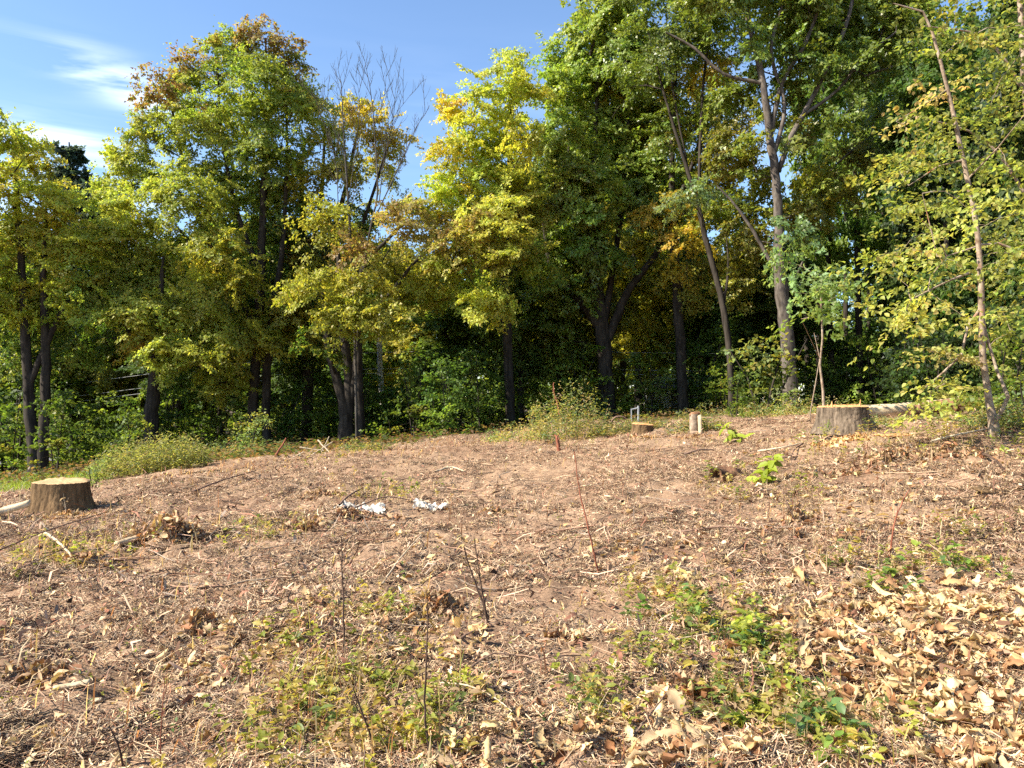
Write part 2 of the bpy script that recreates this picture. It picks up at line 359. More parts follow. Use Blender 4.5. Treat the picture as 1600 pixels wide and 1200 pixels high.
# ------------------------------------------------------------------ foliage
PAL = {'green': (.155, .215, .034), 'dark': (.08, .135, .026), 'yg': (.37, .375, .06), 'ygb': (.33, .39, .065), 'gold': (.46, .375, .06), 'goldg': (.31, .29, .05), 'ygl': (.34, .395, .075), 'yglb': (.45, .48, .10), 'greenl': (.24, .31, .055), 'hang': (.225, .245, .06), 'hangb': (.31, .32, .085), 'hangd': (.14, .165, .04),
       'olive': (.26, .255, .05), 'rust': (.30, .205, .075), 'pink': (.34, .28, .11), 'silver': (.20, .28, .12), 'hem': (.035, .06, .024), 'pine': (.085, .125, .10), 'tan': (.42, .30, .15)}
def leaves_np(C, outward, normal, L, Wd, cols, fold=.18, detail=1):
    """leaf blades: C base points, outward axis, normal, length, width, colour -> verts, faces, face colours"""
    n = len(C); a = nrm(outward - normal * (outward * normal).sum(-1, keepdims=True)); b = np.cross(normal, a)
    L = L[:, None]; Wd = Wd[:, None]
    if detail == 0:
        V = np.stack([C - b * Wd * .5 + normal * Wd * fold, C + b * Wd * .5 + normal * Wd * fold, C + a * L - normal * L * .1], 1)
        return V.reshape(-1, 3), np.arange(n)[:, None] * 3 + np.arange(3)[None], cols
    if detail == 1:
        V = np.stack([C, C + a * L * .42 + b * Wd * .5 + normal * Wd * fold, C + a * L - normal * L * .12, C + a * L * .42 - b * Wd * .5 + normal * Wd * fold], 1)
        F = np.arange(n)[:, None] * 4 + np.arange(4)[None]
        return V.reshape(-1, 3), F, cols
    st = [C, C + a * L * .3 + b * Wd * .46 + normal * Wd * fold, C + a * L * .66 + b * Wd * .38 + normal * (Wd * fold - L * .05), C + a * L - normal * L * .16, C + a * L * .66 - b * Wd * .38 + normal * (Wd * fold - L * .05), C + a * L * .3 - b * Wd * .46 + normal * Wd * fold, C + a * L * .34, C + a * L * .68 - normal * L * .03]
    V = np.stack(st, 1); k = np.arange(n)[:, None] * 8
    F = np.concatenate([k + np.array([[0, 1, 2, 6]]), k + np.array([[6, 2, 3, 7]]), k + np.array([[0, 6, 4, 5]]), k + np.array([[6, 7, 3, 4]])], 1).reshape(-1, 4)
    return V.reshape(-1, 3), F, np.repeat(cols, 4, 0)
def unit_rand(n, r=rng):
    return nrm(r.normal(size=(n, 3)))

DENS, PER = .95, 3.1
def grow(name, label, cat, base, stems, limbs, blobs, group=None, bark=None, leafm=None, dens=7.0, per=70, leaf=.10, spread=.50, flat=.20, droop=.0, detail=0, upn=.75, outn=.75, parts=True, twig=.0065, steep=.9, sides=10, bare=False, seed=0, wob=.06):
    """stems/limbs: list of [ (x,y,z,r), ... ] in world space. blobs: (centre, radii(3), colour name, weight)."""
    r = np.random.RandomState(seed + 11)
    root = thing(name, label, cat, tuple(base), group)
    base = np.asarray(base, float)
    nodes = []; par = []
    for k, S in enumerate(list(stems) + list(limbs)):
        Q = catmull(S, .3)
        Q[1:-1, :3] += (r.rand(len(Q) - 2, 3) - .5) * Q[1:-1, 3:4] * wob * 4
        v, f = tube(Q[:, :3], Q[:, 3], sides if Q[0, 3] > .05 else 6, .10)
        if k < len(stems):
            flare = 1 + .5 * np.exp(-np.maximum(v[:, 2] - base[2], 0) / .25)
            c = np.repeat(Q[:, :3], len(v) // len(Q), 0); v = c + (v - c) * flare[:, None]
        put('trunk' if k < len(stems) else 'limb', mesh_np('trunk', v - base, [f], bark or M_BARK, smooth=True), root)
        for q in Q[2:] if k < len(stems) else Q: nodes.append(q[:3])
    nodes = np.array(nodes); zmin = base[2] + (nodes[:, 2].max() - base[2]) * .18
    ok = nodes[:, 2] > zmin; nodes = nodes[ok] if ok.sum() > 3 else nodes
    if bare:
        T = Tubes()
        def twig_at(p, dv, L, r0, depth):
            n = 6; q = [np.array(p)]; v = nrm(np.array(dv))
            for i in range(n): v = nrm(v + np.array([0, 0, .10]) + r.normal(size=3) * .05); q.append(q[-1] + v * L / n)
            T.add(np.array(q), np.linspace(r0, r0 * .4, n + 1), 4)
            if depth:
                for i in range(1, n):
                    sd_ = nrm(np.cross(v, r.normal(size=3))); twig_at(q[i], v * .8 + sd_ * .55 * (1 if i % 2 else -1), L * r.uniform(.35, .6) * (1.1 - i / 9), r0 * .62, depth - 1)
        for k, S in enumerate(list(stems) + list(limbs)):
            Q = catmull(S, .28); m0 = int(len(Q) * (.62 if k < len(stems) else .30))
            for i in range(m0, len(Q)):
                dv = nrm(Q[min(i + 1, len(Q) - 1), :3] - Q[i - 1, :3]); sd_ = nrm(np.cross(dv, [0, 1, 0]) * (1 if i % 2 else -1) + .5 * r.normal(size=3)); twig_at(Q[i, :3], dv * .75 + sd_ * .5 + np.array([0, 0, .25]), r.uniform(.5, 1.25), .0095, 1)
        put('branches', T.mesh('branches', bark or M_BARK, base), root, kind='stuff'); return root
    # spray points
    SP = []; SCo = []; SO = []
    for c, R, cn, wt in blobs:
        R = np.asarray(R, float); n = max(3, int(dens * wt * math.pi * (R[0] * R[2]) * (.6 + .4 * R[1] / max(R[0], R[2]))))
        u = unit_rand(n, r) * (r.rand(n, 1) ** .42)
        u *= 1 + .22 * (r.rand(n, 1) - .3)
        SP.append(np.asarray(c) + u * R); SO.append(u); pc = np.array(PAL[cn])
        SCo.append(np.clip(pc[None] * (1 + .35 * (r.rand(n, 1) - .5)) * (1 + .18 * (r.rand(n, 3) - .5)), .004, .9))
    if SP:
        SP = np.vstack(SP); SCo = np.vstack(SCo); SO = np.vstack(SO)
        d0 = np.sqrt(((SP[:, None] - nodes[None]) ** 2).sum(-1)).min(1)
        nb = SP + r.normal(size=SP.shape) * .8; j_ = r.permutation(len(SP))[:400]; near_ = j_[np.argmin(((nb[:, None] - SP[j_][None]) ** 2).sum(-1), 1)]; f_ = r.rand(len(SP), 1) * .8; SCo = SCo * (1 - f_) + SCo[near_] * f_
        order = np.argsort(d0 + r.rand(len(d0)) * .5)
        NP = np.empty((len(nodes) + len(SP) * 9, 3)); NP[:len(nodes)] = nodes; cnt = len(nodes)
        parent = np.full(len(NP), -1); paths = []; tipdir = np.zeros_like(SP)
        for s in order:
            t = SP[s]; dv = t - NP[:cnt]; dist = np.sqrt((dv ** 2).sum(1)) + 1e-6
            score = dist * (1 + steep * np.clip(.25 - dv[:, 2] / dist, 0, 2))
            k = int(np.argmin(score)); dd = dist[k]
            n = min(8, max(2, int(dd / .45)))
            tt = np.linspace(0, 1, n + 1)[1:, None]
            mid = NP[k] + dv[k] * .5 + np.array([0, 0, .14 * dd]) + r.normal(size=3) * .07 * dd
            pts = (1 - tt) ** 2 * NP[k] + 2 * tt * (1 - tt) * mid + tt ** 2 * t
            ids = [k]
            for p in pts: NP[cnt] = p; parent[cnt] = ids[-1]; ids.append(cnt); cnt += 1
            paths.append(ids); tipdir[s] = nrm(pts[-1] - (pts[-2] if n > 1 else NP[k]))
        w = np.zeros(cnt)
        for ids in paths: w[ids[-1]] += 1
        for i in range(cnt - 1, -1, -1):
            if parent[i] >= 0: w[parent[i]] += w[i]
        T = Tubes()
        for ids in paths:
            q = NP[ids]; ww = w[ids].copy(); ww[0] = ww[1]
            R_ = twig * np.maximum(ww, .6) ** .5; R_[-1] *= .5
            T.add(q, R_, 5 if R_.max() > .025 else 3)
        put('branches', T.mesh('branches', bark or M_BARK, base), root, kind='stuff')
        if not bare:
            # leaves
            ks = np.maximum(6, (per * PER * (.6 + .8 * r.rand(len(SP))))).astype(int); idx = np.repeat(np.arange(len(SP)), ks); n = len(idx)
            sn = nrm(np.array([0, 0, upn]) + .38 * r.normal(size=(len(SP), 3)) + .15 * tipdir + outn * SO * np.array([1, 1, .5]))        # each spray is a tilted layer
            tw = r.normal(size=(len(SP), 8, 3)) * spread * .62; off = tw[idx, r.randint(8, size=n)] + r.normal(size=(n, 3)) * spread * .22
            nn = sn[idx]; off = off - nn * (off * nn).sum(-1, keepdims=True) * (1 - flat)
            rr = np.linalg.norm(off, axis=1, keepdims=True); off[:, 2] -= droop * rr[:, 0] ** 1.5
            C = SP[idx] + off
            ln = nrm(nn + .5 * r.normal(size=(n, 3)))
            out = nrm(off + .6 * r.normal(size=(n, 3)) - np.array([0, 0, .25 + droop]))
            Ls = leaf * (.65 + .6 * r.rand(n)); mixm = (r.rand(n, 1) < .18) * 1.0; cc = (SCo[idx] * (1 - mixm) + np.median(SCo, 0)[None] * mixm) * (1 + .5 * (r.rand(n, 1) - .5)) * (1 + .2 * (r.rand(n, 3) - .5))
            v, f, c = leaves_np(C, out, ln, Ls, Ls * (.62 + .25 * r.rand(n)), cc, detail=detail)
            put('crown', mesh_np('crown', v - base, [f], leafm or M_LEAF, c), root)
    return root
def px_line(d, pts, rpx=None):
    """trunk points (px, py, radius in px[, depth offset]) at distance d"""
    out = []
    for p in pts:
        dd = d + (p[3] if len(p) > 3 else 0); q = P3(p[0], p[1], dd); out.append((q[0], q[1], q[2], max(p[2] * dd / FPX, .004)))
    return out
def px_blobs(d, L, front=-.8):
    out = []
    r = np.random.RandomState(len(L) * 7 + 1)
    for b in L:
        px, py, rx, ry, cn = b[:5]; dd = d + (b[5] if len(b) > 5 else (r.rand() - .5) * 3.0 + front); s = dd / FPX
        out.append((P3(px, py, dd), (rx * s, max(.35, (rx + ry) * .5 * s * .95), ry * s), cn, b[6] if len(b) > 6 else 1.0))
    return out
def tree(name, label, cat, d, stems, limbs, blobs, front=-.8, **k):
    S = [px_line(d, s) for s in stems]; b = S[0][0]
    for s in S:                                                    # root every stem in the soil
        s0 = s[0]
        if s0[2] < EYE + 2 and abs(s0[2] - base_h(s0[0], s0[1])) < 1.2:
            zg = float(base_h(s0[0], s0[1])) - .12
            if s0[2] > zg: s.insert(0, (s0[0], s0[1], zg, s0[3] * 1.08))
    g = S[0][0]
    return grow(name, label, cat, (g[0], g[1], g[2]), S, [px_line(d, l) for l in limbs], px_blobs(d, blobs, front), **k)

tree('maple_tree', 'yellowing maple with two dark stems at the far left, behind the thick brown stump', 'tree', 26,
     [[(58, 748, 11), (45, 620, 8), (36, 460, 6), (26, 310, 4), (20, 215, 2)], [(64, 748, 9), (72, 600, 7), (68, 430, 5), (72, 320, 2)]], [[(46, 600, 5), (90, 500, 4), (130, 440, 2)]],
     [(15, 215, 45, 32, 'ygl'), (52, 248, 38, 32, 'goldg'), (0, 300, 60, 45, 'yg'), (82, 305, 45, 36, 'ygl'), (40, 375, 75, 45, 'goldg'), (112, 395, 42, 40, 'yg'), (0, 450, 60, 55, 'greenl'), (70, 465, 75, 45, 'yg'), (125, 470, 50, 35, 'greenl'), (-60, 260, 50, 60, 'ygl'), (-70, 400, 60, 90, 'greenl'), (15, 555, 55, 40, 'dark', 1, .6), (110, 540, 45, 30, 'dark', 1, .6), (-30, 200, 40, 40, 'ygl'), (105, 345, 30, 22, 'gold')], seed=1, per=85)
tree('pine_tree', 'blue green pine rising between the far left maple and the big red topped maple', 'tree', 40,
     [[(118, 745, 9), (116, 500, 6), (112, 330, 4), (108, 222, 1)]], [],
     [(108, 240, 20, 16, 'pine'), (95, 270, 22, 14, 'pine'), (126, 282, 22, 12, 'pine'), (100, 310, 32, 14, 'pine'), (135, 318, 24, 12, 'pine'), (118, 350, 36, 18, 'pine'), (150, 306, 14, 12, 'pine'), (120, 400, 45, 30, 'pine'), (120, 470, 55, 35, 'pine')], seed=2, leaf=.26, per=60, spread=.5, steep=.2, dens=6)
tree('pine_tree', 'small bluish pine tip against the sky left of the big red topped maple', 'tree', 42,
     [[(158, 745, 8), (160, 450, 4), (162, 290, 1)]], [],
     [(162, 300, 14, 14, 'pine'), (158, 325, 24, 14, 'pine'), (166, 352, 28, 16, 'pine'), (160, 395, 40, 30, 'pine')], seed=3, leaf=.26, per=60, spread=.5, steep=.2, dens=6)
tree('maple_tree', 'big green and yellow maple with a rusty red top, tallest on the left', 'tree', 28,
     [[(396, 704, 8), (397, 610, 7.5), (404, 520, 7), (408, 420, 6.5), (412, 300, 5), (416, 180, 3), (415, 60, 1)], [(418, 706, 7), (416, 600, 6.5), (424, 500, 6), (440, 400, 4), (448, 260, 2.5), (446, 100, 1)]],
     [[(404, 520, 5), (360, 440, 4), (310, 340, 3), (275, 200, 2), (262, 130, 1)], [(408, 430, 5), (370, 330, 3.5), (345, 200, 2.5), (340, 90, 1)], [(404, 540, 4), (330, 500, 3), (250, 470, 2), (200, 430, 1)]],
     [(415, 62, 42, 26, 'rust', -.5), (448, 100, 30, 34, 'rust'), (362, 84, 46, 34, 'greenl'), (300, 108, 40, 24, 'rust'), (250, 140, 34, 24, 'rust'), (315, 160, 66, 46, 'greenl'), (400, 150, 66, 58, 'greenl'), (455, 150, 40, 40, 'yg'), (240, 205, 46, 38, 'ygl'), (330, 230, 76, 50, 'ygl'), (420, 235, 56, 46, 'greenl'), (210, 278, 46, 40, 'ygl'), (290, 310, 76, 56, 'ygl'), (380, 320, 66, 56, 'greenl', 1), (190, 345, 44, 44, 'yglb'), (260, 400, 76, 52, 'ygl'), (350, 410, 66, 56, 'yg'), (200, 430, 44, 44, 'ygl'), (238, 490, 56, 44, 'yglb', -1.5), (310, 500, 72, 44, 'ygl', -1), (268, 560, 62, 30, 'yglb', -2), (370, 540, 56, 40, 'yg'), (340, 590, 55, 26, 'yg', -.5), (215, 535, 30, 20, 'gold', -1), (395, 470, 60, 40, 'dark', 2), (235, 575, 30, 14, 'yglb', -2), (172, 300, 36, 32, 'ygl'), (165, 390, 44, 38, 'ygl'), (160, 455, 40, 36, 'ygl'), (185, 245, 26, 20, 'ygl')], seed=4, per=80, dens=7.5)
tree('maple_tree', 'dark trunked maple with fanning limbs and golden top, right of the red topped maple', 'tree', 30,
     [[(478, 700, 9), (481, 600, 8.5), (480, 500, 8), (476, 430, 7), (472, 330, 5), (470, 240, 2.5)]],
     [[(478, 470, 5), (440, 350, 4), (405, 230, 2)], [(477, 440, 5), (500, 320, 3.5), (508, 200, 1.5)], [(479, 460, 5), (530, 330, 4), (560, 200, 1.5)], [(480, 500, 5), (550, 390, 3.5), (610, 220, 1.5)]],
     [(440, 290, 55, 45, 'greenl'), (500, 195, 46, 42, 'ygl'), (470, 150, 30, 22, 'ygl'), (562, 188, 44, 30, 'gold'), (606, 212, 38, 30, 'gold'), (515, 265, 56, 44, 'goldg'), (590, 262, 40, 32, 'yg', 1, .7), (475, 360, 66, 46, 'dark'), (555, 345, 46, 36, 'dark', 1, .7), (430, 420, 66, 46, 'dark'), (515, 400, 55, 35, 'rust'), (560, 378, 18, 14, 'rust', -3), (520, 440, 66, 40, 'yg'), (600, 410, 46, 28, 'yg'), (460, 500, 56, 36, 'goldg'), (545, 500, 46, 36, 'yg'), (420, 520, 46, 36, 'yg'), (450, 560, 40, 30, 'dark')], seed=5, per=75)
tree('maple_tree', 'low multi stemmed maple clump forking near the ground behind the brush pile', 'tree', 26.5,
     [[(541, 700, 11), (539, 640, 10), (528, 600, 7.5), (514, 540, 6.5), (506, 480, 4), (500, 420, 2)], [(543, 690, 8), (545, 590, 7.5), (536, 510, 6.5), (530, 420, 4), (528, 350, 2)], [(541, 650, 6), (553, 600, 6.5), (560, 520, 5), (566, 420, 4), (600, 380, 3), (640, 340, 2)], [(564, 700, 7), (561, 600, 6.5), (558, 500, 6), (555, 420, 4)]],
     [[(558, 500, 4), (590, 480, 4), (620, 445, 3.5), (648, 410, 2.5), (690, 370, 1)]],
     [(640, 350, 46, 32, 'pink'), (702, 358, 46, 26, 'pink'), (740, 350, 30, 20, 'pink'), (660, 330, 40, 20, 'yg'), (625, 418, 56, 34, 'yg'), (690, 415, 44, 30, 'yg'), (560, 450, 46, 36, 'yg', -2), (505, 455, 56, 34, 'yg', -2), (535, 500, 50, 30, 'yg', -2.2), (590, 500, 44, 30, 'yg', -2), (500, 540, 40, 22, 'dark', -1.5, .6), (550, 388, 26, 20, 'rust', -2, .7), (520, 350, 46, 34, 'yg', -1.5, .8), (650, 460, 60, 30, 'yg'), (562, 490, 16, 28, 'ygb', -2)], seed=6, per=75)
tree('yellow_maple_tree', 'slim straight maple with bright yellow green crown, left of the forked oak', 'tree', 28,
     [[(798, 668, 8), (796, 600, 7.5), (792, 520, 7.5), (789, 440, 7), (792, 350, 5.5), (797, 250, 4), (802, 120, 1.5)]],
     [[(790, 505, 4), (760, 470, 3), (725, 445, 1.5)], [(790, 430, 4), (760, 340, 3), (715, 240, 1.2)], [(791, 400, 4), (815, 320, 3), (835, 200, 1)]],
     [(800, 105, 32, 24, 'ygb'), (765, 138, 44, 30, 'ygb'), (822, 146, 32, 32, 'yg'), (715, 180, 32, 20, 'gold'), (762, 205, 66, 42, 'ygb'), (822, 218, 36, 36, 'yg'), (700, 236, 36, 24, 'gold'), (742, 275, 66, 44, 'ygb'), (802, 290, 50, 40, 'yg'), (690, 305, 36, 28, 'ygb'), (832, 340, 36, 36, 'olive'), (765, 350, 56, 36, 'yg'), (722, 392, 56, 34, 'pink'), (790, 400, 54, 36, 'olive'), (722, 448, 56, 30, 'ygb'), (762, 472, 54, 26, 'yg'), (842, 420, 36, 36, 'green'), (690, 340, 46, 24, 'gold')], seed=7, per=85, dens=7.5)
tree('oak_tree', 'large forked oak with thick dark trunk and glossy green crown in the centre', 'tree', 30,
     [[(950, 655, 13.5), (947, 600, 12), (944, 550, 12), (940, 510, 11), (934, 440, 8), (928, 340, 6), (930, 230, 4), (935, 90, 2)]],
     [[(940, 515, 8), (915, 480, 7.5), (884, 445, 7), (860, 410, 5), (848, 340, 2.5)], [(950, 530, 7), (966, 490, 7), (980, 455, 6), (1008, 420, 5), (1030, 385, 4), (1042, 320, 2)], [(944, 500, 6), (958, 420, 5), (972, 320, 4), (980, 200, 2)], [(938, 470, 5), (905, 380, 4), (890, 250, 2), (885, 130, 1)]],
     [(885, 92, 36, 32, 'greenl'), (920, 55, 30, 44, 'greenl'), (962, 18, 50, 46, 'greenl'), (872, 150, 32, 36, 'greenl'), (930, 130, 56, 50, 'greenl'), (990, 90, 56, 56, 'green'), (882, 222, 44, 44, 'greenl'), (950, 220, 56, 50, 'greenl'), (1020, 175, 54, 54, 'greenl'), (872, 300, 42, 40, 'olive'), (930, 310, 56, 50, 'greenl'), (1000, 285, 56, 54, 'green'), (872, 392, 44, 36, 'greenl'), (930, 392, 46, 36, 'green'), (880, 455, 56, 36, 'green'), (1050, 300, 44, 46, 'greenl'), (960, -40, 80, 46, 'greenl'), (1010, 350, 36, 26, 'silver', -1), (900, 270, 24, 16, 'silver', -2), (880, 520, 40, 30, 'green', 2)], seed=8, per=80, dens=7.5, front=0, leaf=.13, leafm=M_LEAFG)
tree('golden_maple_tree', 'straight dark trunk with patches of orange yellow leaves, right of the forked oak', 'tree', 29,
     [[(1068, 648, 9), (1065, 570, 8), (1060, 480, 8), (1054, 390, 7), (1050, 300, 5), (1052, 200, 4), (1058, 60, 2)]], [[(1052, 330, 4), (1090, 230, 3), (1115, 100, 1)]],
     [(1062, 120, 46, 34, 'gold'), (1110, 112, 36, 32, 'gold'), (1062, 200, 46, 38, 'goldg'), (1040, 328, 54, 20, 'gold'), (1082, 376, 40, 20, 'gold'), (1062, 425, 26, 22, 'gold'), (1130, 255, 50, 40, 'olive'), (1155, 282, 40, 20, 'gold'), (960, 150, 30, 24, 'gold', 2), (990, 210, 30, 22, 'gold', 2), (1120, 330, 40, 30, 'goldg'), (1080, 470, 30, 20, 'goldg'), (1100, 180, 40, 36, 'goldg', .5), (1145, 200, 30, 24, 'gold', .5), (1120, 420, 44, 26, 'olive', .5), (1160, 340, 40, 30, 'olive', 1)], seed=9, per=70)
tree('leaning_tree', 'dark tree leaning left over the golden leaves, between the oak and the grey barked tree', 'tree', 26,
     [[(1144, 645, 5.20), (1141, 570, 4.90), (1132, 490, 4.90), (1118, 430, 4.59), (1102, 370, 4.28), (1088, 310, 3.67), (1066, 240, 2.75), (1036, 140, 1.84), (1010, 40, 0.92)]],
     [[(1092, 330, 3.06), (1094, 230, 2.45), (1100, 120, 1.84), (1115, 20, 0.92)], [(1080, 290, 1.84), (1050, 130, 1.22), (1040, 10, 0.61)], [(1130, 480, 2.45), (1138, 420, 1.84), (1135, 370, 0.92)]],
     [(1050, 50, 56, 54, 'green'), (1112, 30, 54, 54, 'greenl'), (1040, 200, 40, 36, 'green', 1, .7), (1095, 170, 36, 36, 'greenl', 1, .6), (1120, 330, 40, 30, 'greenl', 1, .7), (1170, 395, 46, 32, 'olive'), (1010, 0, 46, 46, 'greenl'), (1150, 440, 36, 26, 'yg'), (1085, 310, 44, 24, 'silver', -1.5), (1000, 130, 40, 40, 'green')], seed=10, per=70, front=.4, leafm=M_LEAFG)
tree('ash_tree', 'tall grey barked tree with spreading pale limbs, behind the right hand stump', 'tree', 23,
     [[(1237, 652, 12.35), (1233, 580, 10.92), (1227, 500, 10.45), (1219, 430, 9.97), (1217, 350, 7.20), (1211, 270, 6.48), (1203, 215, 5.76), (1192, 130, 5.04), (1176, 60, 4.32), (1163, 0, 3.60), (1150, -90, 2.16)]],
     [[(1216, 268, 4.19), (1236, 215, 4.19), (1268, 155, 3.77), (1300, 90, 3.35), (1325, 30, 2.93), (1340, -40, 2.09)], [(1203, 215, 4.19), (1222, 130, 3.35), (1262, 60, 2.93), (1292, -30, 2.09)], [(1210, 240, 3.35), (1226, 165, 3.35), (1205, 80, 2.51), (1225, 0, 1.67)], [(1255, 180, 2.93), (1310, 140, 2.51), (1345, 95, 2.09), (1400, 50, 1.26)], [(1192, 130, 3.35), (1130, 115, 2.51), (1085, 75, 2.09), (1040, 50, 1.26)], [(1219, 435, 3.35), (1170, 350, 2.51), (1140, 310, 1.67), (1120, 290, 0.84)], [(1228, 460, 2.51), (1247, 425, 2.09), (1256, 405, 1.26)]],
     [(1180, -40, 80, 40, 'greenl'), (1100, -20, 66, 44, 'greenl'), (1262, -10, 74, 46, 'greenl'), (1345, 5, 66, 56, 'greenl'), (1160, 70, 46, 34, 'greenl', 0, .5), (1245, 100, 44, 40, 'green', 0, .7), (1305, 95, 44, 34, 'green', 0, .7), (1365, 105, 46, 40, 'green', 0, .7), (1265, 215, 40, 30, 'green', 0, .6), (1315, 180, 36, 32, 'green', 0, .5), (1190, 190, 30, 40, 'greenl', 0, .4), (1255, 330, 46, 30, 'olive', 1), (1290, 285, 44, 34, 'yg', 1), (1262, 360, 30, 14, 'silver', -1), (1180, 290, 30, 30, 'greenl', 1, .5), (1150, 150, 46, 40, 'greenl', 1.5, .9), (1150, 230, 44, 40, 'olive', 1.5, .9), (1185, 300, 34, 40, 'greenl', 2, .8), (1170, 370, 36, 30, 'olive', 2, .9), (1220, 40, 50, 40, 'greenl', 1.5), (1300, 40, 50, 40, 'green', 1.5), (1400, 60, 50, 60, 'greenl', 1), (1340, 250, 44, 40, 'olive', 2, .7), (1395, 180, 36, 40, 'greenl', 2, .6), (1230, 150, 36, 30, 'greenl', 1, .6)], seed=11, per=65, front=.6, bark=M_BARKG, leaf=.125, leafm=M_LEAFG, sides=14)
tree('slender_tree', 'thin young tree in front of the dark woods, just left of the right hand stump', 'tree', 15.5,
     [[(1288, 655, 2.2), (1286, 610, 2), (1281, 570, 1.8), (1285, 530, 1.5), (1283, 480, 1.5), (1282, 430, 1)], [(1266, 645, .9), (1274, 600, .8), (1281, 560, .7), (1272, 520, .5)]], [],
     [(1285, 440, 40, 14, 'silver'), (1250, 455, 30, 10, 'silver'), (1310, 460, 28, 16, 'green'), (1270, 490, 24, 12, 'green'), (1232, 405, 26, 10, 'silver')], seed=12, per=30, bark=M_BARKL, leaf=.10, twig=.004, dens=5, spread=.4)
tree('birch_tree', 'slim pale peeling trunk leaning left at right edge, hung with yellow green leaves', 'tree', 11,
     [[(1552, 662, 7), (1546, 630, 5.4), (1536, 560, 5), (1534, 490, 4.8), (1531, 400, 4.2), (1520, 320, 3.8), (1503, 240, 3.6), (1490, 180, 3.2), (1468, 90, 2.5), (1442, 18, 1.8), (1395, 5, .8)], [(1556, 662, 3), (1575, 620, 3, -.4), (1556, 575, 2.6), (1540, 520, 2.5), (1532, 450, 2)]],
     [[(1533, 480, 2.5), (1512, 510, 2), (1502, 555, 1.8), (1470, 585, 1.6), (1440, 610, 1)], [(1531, 420, 2), (1480, 440, 1.5, -.5), (1420, 470, .8, -.8)], [(1505, 250, 1.5), (1465, 260, 1), (1420, 290, .5)], [(1480, 140, 1.2), (1450, 160, .8), (1400, 190, .4)], [(1512, 280, 1.5), (1560, 230, 1, -.4), (1600, 180, .6, -.8)]],
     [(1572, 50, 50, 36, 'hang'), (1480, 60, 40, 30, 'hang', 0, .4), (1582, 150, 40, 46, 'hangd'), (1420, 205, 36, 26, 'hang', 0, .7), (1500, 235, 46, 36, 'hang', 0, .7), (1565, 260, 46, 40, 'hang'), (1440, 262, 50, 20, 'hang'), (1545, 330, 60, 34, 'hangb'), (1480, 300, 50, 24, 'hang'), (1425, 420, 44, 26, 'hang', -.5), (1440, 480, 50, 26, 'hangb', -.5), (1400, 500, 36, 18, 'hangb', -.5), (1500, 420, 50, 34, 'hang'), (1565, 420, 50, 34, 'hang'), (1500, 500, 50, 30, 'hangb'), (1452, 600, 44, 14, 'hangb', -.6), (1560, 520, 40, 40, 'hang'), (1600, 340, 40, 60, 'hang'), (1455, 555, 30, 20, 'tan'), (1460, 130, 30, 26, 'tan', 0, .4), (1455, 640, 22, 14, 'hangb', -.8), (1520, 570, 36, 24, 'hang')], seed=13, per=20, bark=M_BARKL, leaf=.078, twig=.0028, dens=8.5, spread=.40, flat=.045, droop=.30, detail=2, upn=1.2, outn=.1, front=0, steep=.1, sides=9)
tree('hanging_maple_tree', 'yellow green maple overhanging the right edge behind the pale peeling trunk', 'tree', 14.5,
     [[(1640, 655, 9), (1630, 500, 8), (1618, 300, 7), (1600, 100, 5), (1590, -60, 3)]],
     [[(1625, 420, 3), (1560, 380, 2), (1480, 400, 1)], [(1620, 330, 3), (1540, 220, 2), (1430, 180, .8)], [(1605, 150, 3), (1540, 60, 2), (1440, 40, .8)]],
     [(1590, 20, 66, 46, 'hang'), (1520, -10, 56, 36, 'hangd'), (1600, 130, 50, 56, 'hang'), (1530, 110, 44, 36, 'hangd', 0, .6), (1450, 60, 50, 36, 'hangd', 0, .5), (1590, 240, 56, 46, 'hangd'), (1480, 190, 44, 26, 'hang', 0, .6), (1420, 330, 50, 30, 'hang', 0, .8), (1590, 350, 50, 46, 'hangd'), (1500, 360, 46, 30, 'hang'), (1590, 460, 56, 46, 'hang'), (1420, 250, 36, 26, 'hang', 0, .6), (1590, 570, 56, 46, 'hang'), (1650, 200, 60, 150, 'hangd'), (1660, 480, 50, 120, 'green'), (1520, 620, 44, 22, 'hang', -.5), (1410, 405, 44, 26, 'hang')], seed=14, per=30, bark=M_BARKL, leaf=.10, twig=.0035, dens=3.0, spread=.60, flat=.045, droop=.15, detail=2, upn=1.2, outn=.1, front=0, steep=.2)
